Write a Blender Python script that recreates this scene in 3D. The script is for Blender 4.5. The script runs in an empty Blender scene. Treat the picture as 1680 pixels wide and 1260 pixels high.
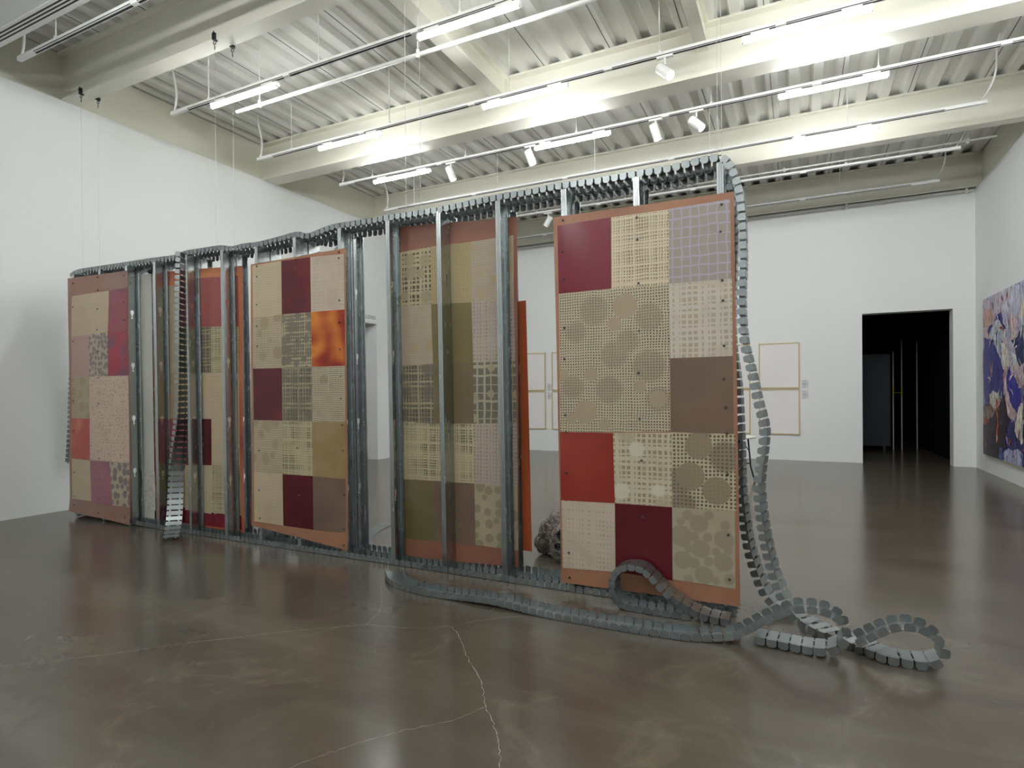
import bpy, bmesh, math, random
from mathutils import Vector, Matrix
C = bpy.context.scene.collection
SC = bpy.context.scene
PI = math.pi
rnd = random.Random(7)

# ------------------------------------------------------------------ helpers
class MB:
    """collects geometry (verts, faces, uvs, material slots) for ONE mesh object"""
    def __init__(s): s.v=[]; s.f=[]; s.uv=[]; s.m=[]
    def face(s, pts, uv=None, m=0):
        n=len(s.v); s.v+= [tuple(p) for p in pts]; s.f.append(tuple(range(n,n+len(pts))))
        s.uv.append(uv or [(0,0)]*len(pts)); s.m.append(m)
    def poly(s, verts, faces, m=0):
        n=len(s.v); s.v+=[tuple(p) for p in verts]
        for f in faces:
            s.f.append(tuple(n+i for i in f)); s.uv.append([(0,0)]*len(f)); s.m.append(m)
    def box(s, x0,y0,z0,x1,y1,z1, m=0, M=None):
        V=[Vector((x,y,z)) for z in (z0,z1) for y in (y0,y1) for x in (x0,x1)]
        if M: V=[M@p for p in V]
        s.poly(V,[(0,2,3,1),(4,5,7,6),(0,1,5,4),(2,6,7,3),(0,4,6,2),(1,3,7,5)],m)
    def tube(s, pts, r, n=8, m=0, cap=True):
        pts=[Vector(p) for p in pts]; rs=r if isinstance(r,(list,tuple)) else [r]*len(pts)
        rings=[]; prev=None
        for i,p in enumerate(pts):
            t=(pts[min(i+1,len(pts)-1)]-pts[max(i-1,0)]).normalized()
            if prev is None:
                a=Vector((0,0,1)) if abs(t.z)<.9 else Vector((1,0,0)); u=t.cross(a).normalized()
            else: u=(prev-t*prev.dot(t)).normalized()
            prev=u; w=t.cross(u)
            rings.append([p+(u*math.cos(2*PI*k/n)+w*math.sin(2*PI*k/n))*rs[i] for k in range(n)])
        V=[q for R in rings for q in R]; Fc=[]
        for i in range(len(pts)-1):
            for k in range(n):
                a=i*n+k; b=i*n+(k+1)%n; Fc.append((a,b,b+n,a+n))
        if cap: Fc+= [tuple(range(n-1,-1,-1)), tuple((len(pts)-1)*n+k for k in range(n))]
        s.poly(V,Fc,m)
    def cyl(s, a, b, r, n=16, m=0, r2=None): s.tube([a,b],[r,r if r2 is None else r2],n,m)
    def build(s, name, mats, parent=None, smooth=False, loc=None, kind=None):
        me=bpy.data.meshes.new(name); me.from_pydata(s.v,[],s.f); me.update()
        if not isinstance(mats,(list,tuple)): mats=[mats]
        for mt in mats: me.materials.append(mt)
        uvl=me.uv_layers.new(name='UVMap')
        k=0
        for p,uv in zip(me.polygons,s.uv):
            p.material_index=s.m[p.index]; p.use_smooth=smooth
            for j,l in enumerate(p.loop_indices): uvl.data[l].uv=uv[j]
        o=bpy.data.objects.new(name,me); C.objects.link(o)
        if parent: o.parent=parent
        if loc: o.location=loc
        if kind: o['kind']=kind
        return o
def weld(o, d=1e-4):
    bm=bmesh.new(); bm.from_mesh(o.data); bmesh.ops.remove_doubles(bm,verts=bm.verts,dist=d)
    bmesh.ops.recalc_face_normals(bm,faces=bm.faces); bm.to_mesh(o.data); bm.free(); return o
def tag(o,label,cat,group=None):
    o['label']=label; o['category']=cat
    if group: o['group']=group
    return o
def thing(name,label,cat,loc=(0,0,0),group=None):
    o=bpy.data.objects.new(name,None); C.objects.link(o); o.location=loc; o.empty_display_size=.1
    return tag(o,label,cat,group)
def struct(o): o['kind']='structure'; return o
def copy_tree(o,parent=None):
    c=o.copy(); C.objects.link(c); c.parent=parent
    for ch in o.children: copy_tree(ch,c)
    return c

# ------------------------------------------------------------------ materials
def srgb(r,g,b):
    f=lambda c: (c/255/12.92 if c/255<=.04045 else ((c/255+.055)/1.055)**2.4)
    return (f(r),f(g),f(b),1)
class NT:
    def __init__(s,name):
        s.mat=bpy.data.materials.new(name); s.mat.use_nodes=True; s.n=s.mat.node_tree; s.n.nodes.clear()
        s.out=s.n.nodes.new('ShaderNodeOutputMaterial')
        s.b=s.n.nodes.new('ShaderNodeBsdfPrincipled'); s.n.links.new(s.b.outputs[0],s.out.inputs[0])
    def new(s,t,**k):
        nd=s.n.nodes.new(t)
        for a,b in k.items(): setattr(nd,a,b)
        return nd
    def lk(s,a,b): s.n.links.new(a,b)
    def inp(s,sock,v):
        if hasattr(v,'links'): s.lk(v,sock)
        else: sock.default_value=v
    def math(s,op,a,b=0.0,c=None):
        nd=s.new('ShaderNodeMath',operation=op); s.inp(nd.inputs[0],a); s.inp(nd.inputs[1],b)
        if c is not None: s.inp(nd.inputs[2],c)
        return nd.outputs[0]
    def mix(s,f,a,b):
        nd=s.new('ShaderNodeMix',data_type='RGBA'); s.inp(nd.inputs[0],f); s.inp(nd.inputs[6],a); s.inp(nd.inputs[7],b)
        return nd.outputs[2]
    def noise(s,vec,scale,detail=3,rough=.5,dist=0,w=None):
        nd=s.new('ShaderNodeTexNoise'); nd.inputs['Scale'].default_value=scale; nd.inputs['Detail'].default_value=detail
        nd.inputs['Roughness'].default_value=rough; nd.inputs['Distortion'].default_value=dist
        if vec is not None: s.lk(vec,nd.inputs['Vector'])
        return nd.outputs['Fac']
    def ramp(s,f,stops,interp='LINEAR'):
        nd=s.new('ShaderNodeValToRGB'); s.lk(f,nd.inputs[0]); cr=nd.color_ramp; cr.interpolation=interp
        while len(cr.elements)<len(stops): cr.elements.new(.5)
        for e,(p,c) in zip(cr.elements,stops): e.position=p; e.color=c if len(c)==4 else (*c,1)
        return nd.outputs[0]
    def smooth(s,x,a,b):
        nd=s.new('ShaderNodeMapRange',interpolation_type='SMOOTHSTEP'); s.lk(x,nd.inputs[0])
        nd.inputs[1].default_value=a; nd.inputs[2].default_value=b; return nd.outputs[0]
    def set(s,**k):
        m=dict(col='Base Color',rough='Roughness',metal='Metallic',spec='Specular IOR Level',coat='Coat Weight',coatr='Coat Roughness',alpha='Alpha',normal='Normal')
        for a,v in k.items(): s.inp(s.b.inputs[m[a]],v)
        return s.mat
    def bump(s,h,strength=.2,dist=.01):
        nd=s.new('ShaderNodeBump'); nd.inputs['Strength'].default_value=strength; nd.inputs['Distance'].default_value=dist
        s.lk(h,nd.inputs['Height']); s.lk(nd.outputs[0],s.b.inputs['Normal'])
def flat(name,col,rough=.5,metal=0,spec=.5,vary=0,scale=3):
    t=NT(name); c=srgb(*col)
    if vary:
        tc=t.new('ShaderNodeTexCoord').outputs['Object']; n=t.noise(tc,scale,4)
        d=tuple(x*(1-vary) for x in c[:3])+(1,); l=tuple(min(1,x*(1+vary)) for x in c[:3])+(1,)
        return t.set(col=t.mix(n,d,l),rough=rough,metal=metal,spec=spec)
    return t.set(col=c,rough=rough,metal=metal,spec=spec)

def tone(c,s,v):
    g=sum(c)/3; return tuple(max(0,min(255,(g+(x-g)*s)*v)) for x in c)
def weave(name,light,dark,fx=60,fz=60,duty=.5,irr=0,wobble=.002,blob=None,blobscale=6,blobr=(.25,.45),blobsoft=.03,
          dense=0,mottle=.12,rough=.42,seed=0.0,patch=None,patchcol=None,circ=None):
    """printed lattice: bars in two directions over a ground, optional round blobs on top; uv in metres"""
    light=tone(light,.84,.93); dark=tone(dark,.84,.95); blob=[(tone(c_,.84,.95),s_,a_) for c_,s_,a_ in blob] if blob else None
    t=NT(name)
    uv=t.new('ShaderNodeUVMap'); info=t.new('ShaderNodeObjectInfo')
    sp=t.new('ShaderNodeSeparateXYZ'); t.lk(uv.outputs[0],sp.inputs[0])
    nz=t.noise(uv.outputs[0],9,2); dz=t.math('MULTIPLY',t.math('SUBTRACT',nz,.5),wobble*8)
    x=t.math('ADD',t.math('ADD',sp.outputs[0],dz),seed+11.3); z=t.math('ADD',t.math('SUBTRACT',sp.outputs[1],dz),seed*1.7+5.1)
    def bars(c,f,sd):
        s_=t.math('MULTIPLY',c,f); fr=t.math('FRACT',s_)
        if irr:
            wn=t.new('ShaderNodeTexWhiteNoise',noise_dimensions='1D'); t.lk(t.math('ADD',t.math('FLOOR',s_),sd),wn.inputs['W'])
            w=t.math('MULTIPLY_ADD',t.math('POWER',wn.outputs[0],1.6),irr,duty)
        else: w=duty
        return t.math('LESS_THAN',fr,w)
    m=t.math('MAXIMUM',bars(x,fx,1.0),bars(z,fz,7.0))
    if dense:
        m2=t.math('MAXIMUM',bars(x,fx*2.7,3.0),bars(z,fz*2.7,9.0))
        k=t.smooth(t.noise(uv.outputs[0],4,2),.45,.6)
        m=t.math('MAXIMUM',m,t.math('MULTIPLY',m2,t.math('MULTIPLY',k,dense)))
    if patch is not None:   # regions where the weave blurs away
        k=t.smooth(t.noise(uv.outputs[0],patch,2),.5,.68)
        m=t.mix(k,m,(.55,.55,.55,1))
    col=t.mix(m,srgb(*dark),srgb(*light))
    if blob:
        for i,(bc,sc,amt) in enumerate(blob):
            v=t.new('ShaderNodeTexVoronoi',feature='F1',voronoi_dimensions='2D'); v.inputs['Scale'].default_value=sc; v.inputs['Randomness'].default_value=.75
            mp=t.new('ShaderNodeMapping'); mp.inputs['Location'].default_value=(i*3.3+seed,i*1.9+seed,0); t.lk(uv.outputs[0],mp.inputs[0]); t.lk(mp.outputs[0],v.inputs['Vector'])
            sc2=t.new('ShaderNodeSeparateColor'); t.lk(v.outputs['Color'],sc2.inputs[0])
            r=t.math('MULTIPLY_ADD',sc2.outputs[0],blobr[1]-blobr[0],blobr[0])
            d=t.math('SUBTRACT',v.outputs['Distance'],r)
            mk=t.smooth(d,blobsoft,-blobsoft*.2)
            mk=t.math('MULTIPLY',mk,t.math('MULTIPLY_ADD',sc2.outputs[1],.5,amt-.25 if amt<1 else amt-.3))
            col=t.mix(mk,col,srgb(*bc))
    for cs,cc,amt,soft in (circ or []):
        mk=None
        for cx_,cz_,r_ in cs:
            dx=t.math('SUBTRACT',sp.outputs[0],cx_); dz_=t.math('SUBTRACT',sp.outputs[1],cz_)
            dd=t.math('SUBTRACT',t.math('SQRT',t.math('ADD',t.math('MULTIPLY',dx,dx),t.math('MULTIPLY',dz_,dz_))),r_)
            mk=dd if mk is None else t.math('MINIMUM',mk,dd)
        mk=t.math('MULTIPLY',t.smooth(mk,soft,-soft*.3),amt); col=t.mix(mk,col,srgb(*tone(cc,.84,.97)))
    n=t.noise(uv.outputs[0],3.5,3)
    hs=t.new('ShaderNodeHueSaturation'); t.lk(col,hs.inputs['Color']); t.lk(t.math('MULTIPLY_ADD',n,mottle*2,1-mottle),hs.inputs['Value'])
    return t.set(col=hs.outputs[0],rough=rough,spec=.35)
def sheet(name,cols,scale=2.2,rough=.28,detail=2,dist=.3):
    t=NT(name); uv=t.new('ShaderNodeUVMap').outputs[0]
    n=t.noise(uv,scale,detail,.5,dist)
    k=len(cols)
    st=[(.3+.4*i/max(1,k-1),srgb(*c)) for i,c in enumerate(cols)]
    return t.set(col=t.ramp(n,st),rough=rough,spec=.4)

CIRC={'gridcirc_P5':[([(-1.34,2.103,0.098),(-1.483,1.954,0.068),(-0.938,2.032,0.086),(-1.191,1.775,0.088),(-0.94,1.689,0.103),(-1.229,1.52,0.088),(-0.878,1.453,0.076),(-1.51,1.545,0.073),(-1.092,1.868,0.07)],(140,124,100),0.5,0.03),([(-1.112,2.122,0.088),(-1.367,1.638,0.049),(-1.002,1.544,0.043),(-1.411,1.359,0.086),(-1.582,1.638,0.041),(-1.522,1.308,0.041),(-1.267,1.271,0.04),(-1.185,1.995,0.049),(-0.878,1.453,0.059)],(172,152,122),0.93,0.006)],'dark_P5':[([(-0.437,1.065,0.09),(-0.736,0.885,0.084),(-0.716,0.726,0.076),(-0.592,1.245,0.058)],(112,98,78),0.7,0.04),([(-0.609,1.133,0.087),(-0.662,0.927,0.091),(-0.493,0.838,0.09)],(146,128,102),0.93,0.008)],'tan_P5':[([(-0.608,0.606,0.058),(-0.726,0.511,0.072),(-0.448,0.515,0.061),(-0.597,0.437,0.058),(-0.641,0.516,0.029),(-0.553,0.52,0.029),(-0.684,0.658,0.033),(-0.544,0.67,0.028),(-0.44,0.609,0.029),(-0.729,0.612,0.025),(-0.719,0.348,0.059),(-0.578,0.261,0.058),(-0.453,0.363,0.058),(-0.546,0.356,0.029),(-0.642,0.336,0.034),(-0.499,0.428,0.024),(-0.678,0.428,0.025),(-0.415,0.254,0.033),(-0.679,0.219,0.029),(-0.422,0.444,0.025),(-0.5,0.231,0.024)],(150,138,112),0.85,0.008)],'blob_P5':[([(-1.031,1.097,0.048),(-1.144,0.79,0.053),(-0.882,0.812,0.038)],(214,206,184),0.85,0.02)]}
M={}
M['wall']=flat('gallery_white_paint',(238,240,239),.75,vary=.012,scale=1.2)
M['ceil']=flat('deck_off_white_paint',(226,226,220),.6,vary=.03,scale=4)
M['beam']=flat('beam_white_paint',(234,232,219),.55,vary=.025,scale=2)
M['perim']=flat('perimeter_steel_paint',(220,219,204),.6,vary=.03,scale=2)
M['white']=flat('white_enamel',(240,240,238),.35)
M['black']=flat('black_slot',(18,20,24),.6)
M['darkroom']=flat('black_room_paint',(14,16,20),.9,spec=.15)
M['joint']=flat('dark_seam',(60,60,58),.8)
M['crack']=flat('pale_crack_filler',(176,172,160),.8,vary=.15,scale=9)
def steel(name,base,rough,metal=1,vary=.12,scale=(14,14,3)):
    t=NT(name); tc=t.new('ShaderNodeTexCoord').outputs['Object']
    mp=t.new('ShaderNodeMapping'); mp.inputs['Scale'].default_value=scale; t.lk(tc,mp.inputs[0])
    n=t.noise(mp.outputs[0],1.5,4,.6)
    c=srgb(*base); d=tuple(x*(1-vary) for x in c[:3])+(1,); l=tuple(min(1,x*(1+vary)) for x in c[:3])+(1,)
    return t.set(col=t.mix(n,d,l),rough=t.math('MULTIPLY_ADD',n,.12,rough-.06),metal=metal)
M['stud']=steel('galvanised_steel',(182,188,189),.26,vary=.05)
M['chain']=steel('galvanised_track',(150,157,158),.33,metal=.9,vary=.2,scale=(9,9,9))
M['wire']=flat('suspension_wire',(205,205,202),.5,.2)
M['iron']=flat('blackened_iron',(40,40,42),.5,.5)
M['screw']=flat('zinc_screw',(95,95,98),.3,.9)
# floor: ground and polished concrete
t=NT('polished_concrete'); tc=t.new('ShaderNodeTexCoord').outputs['Object']
n1=t.noise(tc,.55,5,.6,.4); n2=t.noise(tc,3.2,6,.65,.2)
mp=t.new('ShaderNodeMapping'); mp.inputs['Rotation'].default_value=(0,0,.6); mp.inputs['Scale'].default_value=(.5,2.2,1); t.lk(tc,mp.inputs[0])
n3=t.noise(mp.outputs[0],.9,4,.55,.5); n4=t.noise(tc,60,2)
n5=t.noise(tc,1.6,7,.7,1.2)
a=t.ramp(n1,[(.3,srgb(78,66,55)),(.5,srgb(86,78,68)),(.7,srgb(91,88,80))])
b=t.ramp(n3,[(.3,srgb(68,60,52)),(.5,srgb(85,80,70)),(.7,srgb(104,99,89))])
c=t.mix(.5,a,b)
c=t.mix(t.math('MULTIPLY',t.smooth(n5,.52,.7),.35),c,srgb(124,116,98))
c=t.mix(t.math('MULTIPLY',t.smooth(n5,.47,.3),.3),c,srgb(66,58,52))
c=t.mix(t.math('MULTIPLY',t.smooth(n4,.6,.85),.15),c,srgb(70,66,60))
M['floor']=t.set(col=c,rough=t.math('MULTIPLY_ADD',n5,.05,.165),spec=.6)
# patches
M['plaid_cream']=weave('cream_plaid_print',(222,205,172),(148,130,100),52,44,.24,.62,dense=.5)
M['plaid_tan']=weave('tan_plaid_print',(194,180,140),(106,98,74),44,44,.2,.62,dense=.8)
M['plaid_grey']=weave('grey_green_plaid_print',(176,166,138),(112,108,92),15,14,.09,.35,wobble=.002,blob=[((164,154,120),5,.9)],blobr=(.05,.2),seed=2)
M['plaid_dark']=weave('dark_plaid_print',(166,152,120),(96,90,78),30,26,.1,.5,blob=[((112,104,90),5,.6)],blobr=(.1,.4),blobsoft=.2,dense=.6,seed=4)
M['plaid_darkcirc']=weave('dark_circle_plaid_print',(182,168,132),(112,106,90),34,28,.12,.55,blob=[((122,114,98),9,.95)],blobr=(.25,.42),blobsoft=.05,seed=6)
M['plaid_tanblob']=weave('tan_blob_plaid_print',(186,170,130),(90,78,64),24,24,.25,.55,blob=[((162,148,112),6,1.1)],blobr=(.2,.42),blobsoft=.1,seed=8)
M['plaid_pale']=weave('pale_plaid_print',(208,198,182),(182,164,136),26,26,.28,.55,patch=5,wobble=.002,seed=3)
M['plaid_blob']=weave('pale_blotted_plaid_print',(208,196,166),(164,144,108),28,27,.28,.5,blob=[((216,208,186),6,.8)],blobr=(.1,.28),blobsoft=.1,patch=5,seed=5)
M['gridcirc_big']=weave('fine_grid_circle_print',(196,182,150),(96,86,68),52,52,.46,.14,wobble=.0025,blob=[((152,136,110),5.2,.5),((178,158,126),3.6,1.0)],blobr=(.06,.3),blobsoft=.03,seed=1)
M['gridcirc_dark']=weave('grid_dark_circle_print',(196,182,144),(92,84,66),40,40,.42,.08,wobble=.002,
    blob=[((134,118,92),4.0,1.1)],blobr=(.2,.5),blobsoft=.05,seed=2.2)
M['gridcirc_pale']=weave('pale_grid_circle_print',(184,166,142),(122,110,96),62,58,.62,.1,blob=[((176,154,116),6,.8)],blobr=(.1,.36),blobsoft=.04,seed=9)
M['grid_tan']=weave('tan_grid_print',(178,158,112),(92,78,54),28,30,.82,.1,wobble=.002,seed=3)
M['grid_tan2']=weave('brown_grid_print',(186,160,120),(128,106,76),60,50,.6,.05,seed=3)
M['grid_blob']=weave('beige_grid_blob_print',(192,174,142),(140,126,100),44,44,.5,.1,blob=[((166,148,112),6,.9)],blobr=(.1,.4),blobsoft=.1,seed=7)
M['beige_weave']=weave('beige_weave_print',(204,184,150),(176,156,122),46,44,.5,.3,seed=4)
M['pale_weave']=weave('pale_weave_print',(204,186,164),(178,158,134),38,30,.45,.5,seed=6,patch=3)
M['pink_weave']=weave('pale_pink_weave_print',(182,166,152),(146,131,118),34,32,.4,.45,seed=8,patch=3)
M['pink_grid']=weave('pink_grid_print',(196,160,150),(160,120,116),44,44,.55,.1,seed=5)
M['olive_weave']=weave('olive_weave_print',(150,134,92),(96,88,58),24,24,.4,.5,seed=5)
M['lav']=weave('lavender_lattice_print',(182,168,188),(162,152,138),17,15,.13,.07,wobble=.0035,mottle=.04,seed=1.3)
M['tan_circles']=weave('tan_circle_print',(176,162,130),(176,162,130),5,5,.5,blob=[((148,136,106),9.5,1.3)],blobr=(.2,.46),blobsoft=.03,mottle=.04,seed=1)
M['giraffe']=weave('grey_spot_print',(188,170,150),(188,170,150),5,5,.5,blob=[((136,124,122),16,1.3)],blobr=(.3,.46),blobsoft=.05,seed=2)
M['giraffe_grid']=weave('grey_spot_grid_print',(192,174,146),(192,174,146),5,5,.5,blob=[((134,122,122),10,1.3)],blobr=(.28,.46),blobsoft=.04,seed=3)
M['scratch']=weave('pink_marked_plaid_print',(216,190,168),(198,170,148),26,24,.45,.5,blob=[((128,108,98),34,.75)],blobr=(-.35,.3),blobsoft=.12,seed=6)
M['pale_circles']=weave('white_lace_print',(214,212,202),(214,212,202),5,5,.5,blob=[((190,190,182),22,1.1)],blobr=(.2,.5),blobsoft=.04,seed=2,mottle=.05)
M['big_P5']=weave('fine_grid_circle_print_large',(200,186,154),(92,82,64),50,50,.46,.12,wobble=.0025,seed=1,circ=CIRC['gridcirc_P5'])
M['dark_P5']=weave('open_grid_three_circle_print',(200,186,150),(92,84,66),38,38,.42,.08,seed=2.2,circ=CIRC['dark_P5'])
M['tan_P5']=weave('tan_many_circle_print',(178,165,136),(178,165,136),5,5,.5,mottle=.05,seed=1,circ=CIRC['tan_P5'])
M['blob_P5']=weave('blotted_plaid_three_spot_print',(208,196,166),(160,140,104),27,26,.3,.5,patch=5,seed=5,circ=CIRC['blob_P5'])
M['red']=sheet('crimson_sheet',[(104,30,44),(116,34,48),(110,38,52)],1.2,.2)
M['redorange']=sheet('brick_red_sheet',[(122,36,32),(136,46,38),(146,56,44)],1.4,.18)
M['darkred']=sheet('oxblood_sheet',[(72,16,26),(84,20,30),(92,24,32)],1.6,.18)
M['maroon']=sheet('maroon_sheet',[(70,20,30),(88,26,36),(112,34,38)],1.6,.2)
M['flame']=sheet('amber_flame_sheet',[(78,18,28),(150,50,26),(206,122,44),(130,34,30)],2.6,.2,1,.3)
M['brown']=sheet('taupe_sheet',[(106,86,72),(114,94,78),(104,86,76)],1.5,.3)
M['tan']=sheet('ochre_tan_sheet',[(132,112,74),(144,122,82),(150,130,94)],4,.3)
M['olive']=sheet('olive_brown_sheet',[(108,96,62),(116,104,68),(104,90,62)],1.4,.35)
M['olivebrown']=sheet('mottled_olive_sheet',[(112,98,78),(108,96,62),(116,102,82)],3,.35)
M['olivegreen']=sheet('moss_olive_sheet',[(94,86,54),(104,96,62),(116,104,82)],2.2,.35)
M['beige']=sheet('plain_beige_sheet',[(158,144,120),(166,152,126)],2,.35)
M['rose']=sheet('dusty_rose_sheet',[(136,74,72),(150,84,80),(142,78,84)],2,.2)
M['mauve']=sheet('mauve_sheet',[(148,98,110),(158,106,116),(146,94,112)],2,.25)
M['mauve_red']=sheet('mauve_red_sheet',[(128,66,76),(142,74,84),(150,60,66)],2,.2)
M['purple_red']=sheet('purple_red_sheet',[(108,72,92),(150,60,76),(160,48,56)],3,.2)
M['coral']=sheet('coral_sheet',[(186,100,82),(170,80,70),(196,116,96)],3,.2)
def latex(name,cols,alpha,rough=.3,scale=1.3):
    t=NT(name); uv=t.new('ShaderNodeUVMap').outputs[0]; n=t.noise(uv,scale,2)
    k=len(cols); st=[(.3+.4*i/max(1,k-1),srgb(*c)) for i,c in enumerate(cols)]
    return t.set(col=t.ramp(n,st),rough=rough,spec=.4,alpha=alpha)
M['latex_orange']=latex('translucent_terracotta_latex',[(162,117,90),(170,123,95),(154,105,79)],.82)
M['latex_rust']=latex('translucent_rust_latex',[(158,106,84),(136,92,76)],.86)
M['latex_brown']=latex('translucent_dusty_brown_latex',[(150,122,112),(158,124,110),(156,112,94)],.84)
M['latex_bright']=latex('orange_latex',[(196,100,58),(184,92,52)],.95)
M['latex_peach']=latex('amber_latex',[(206,134,90),(196,112,74),(176,84,62)],.85)
M['latex_pale']=latex('milky_latex',[(208,210,202),(216,216,206)],.8)
EXPO=.9; TUBE=56; SPOT=40; FRONT=35
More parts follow.
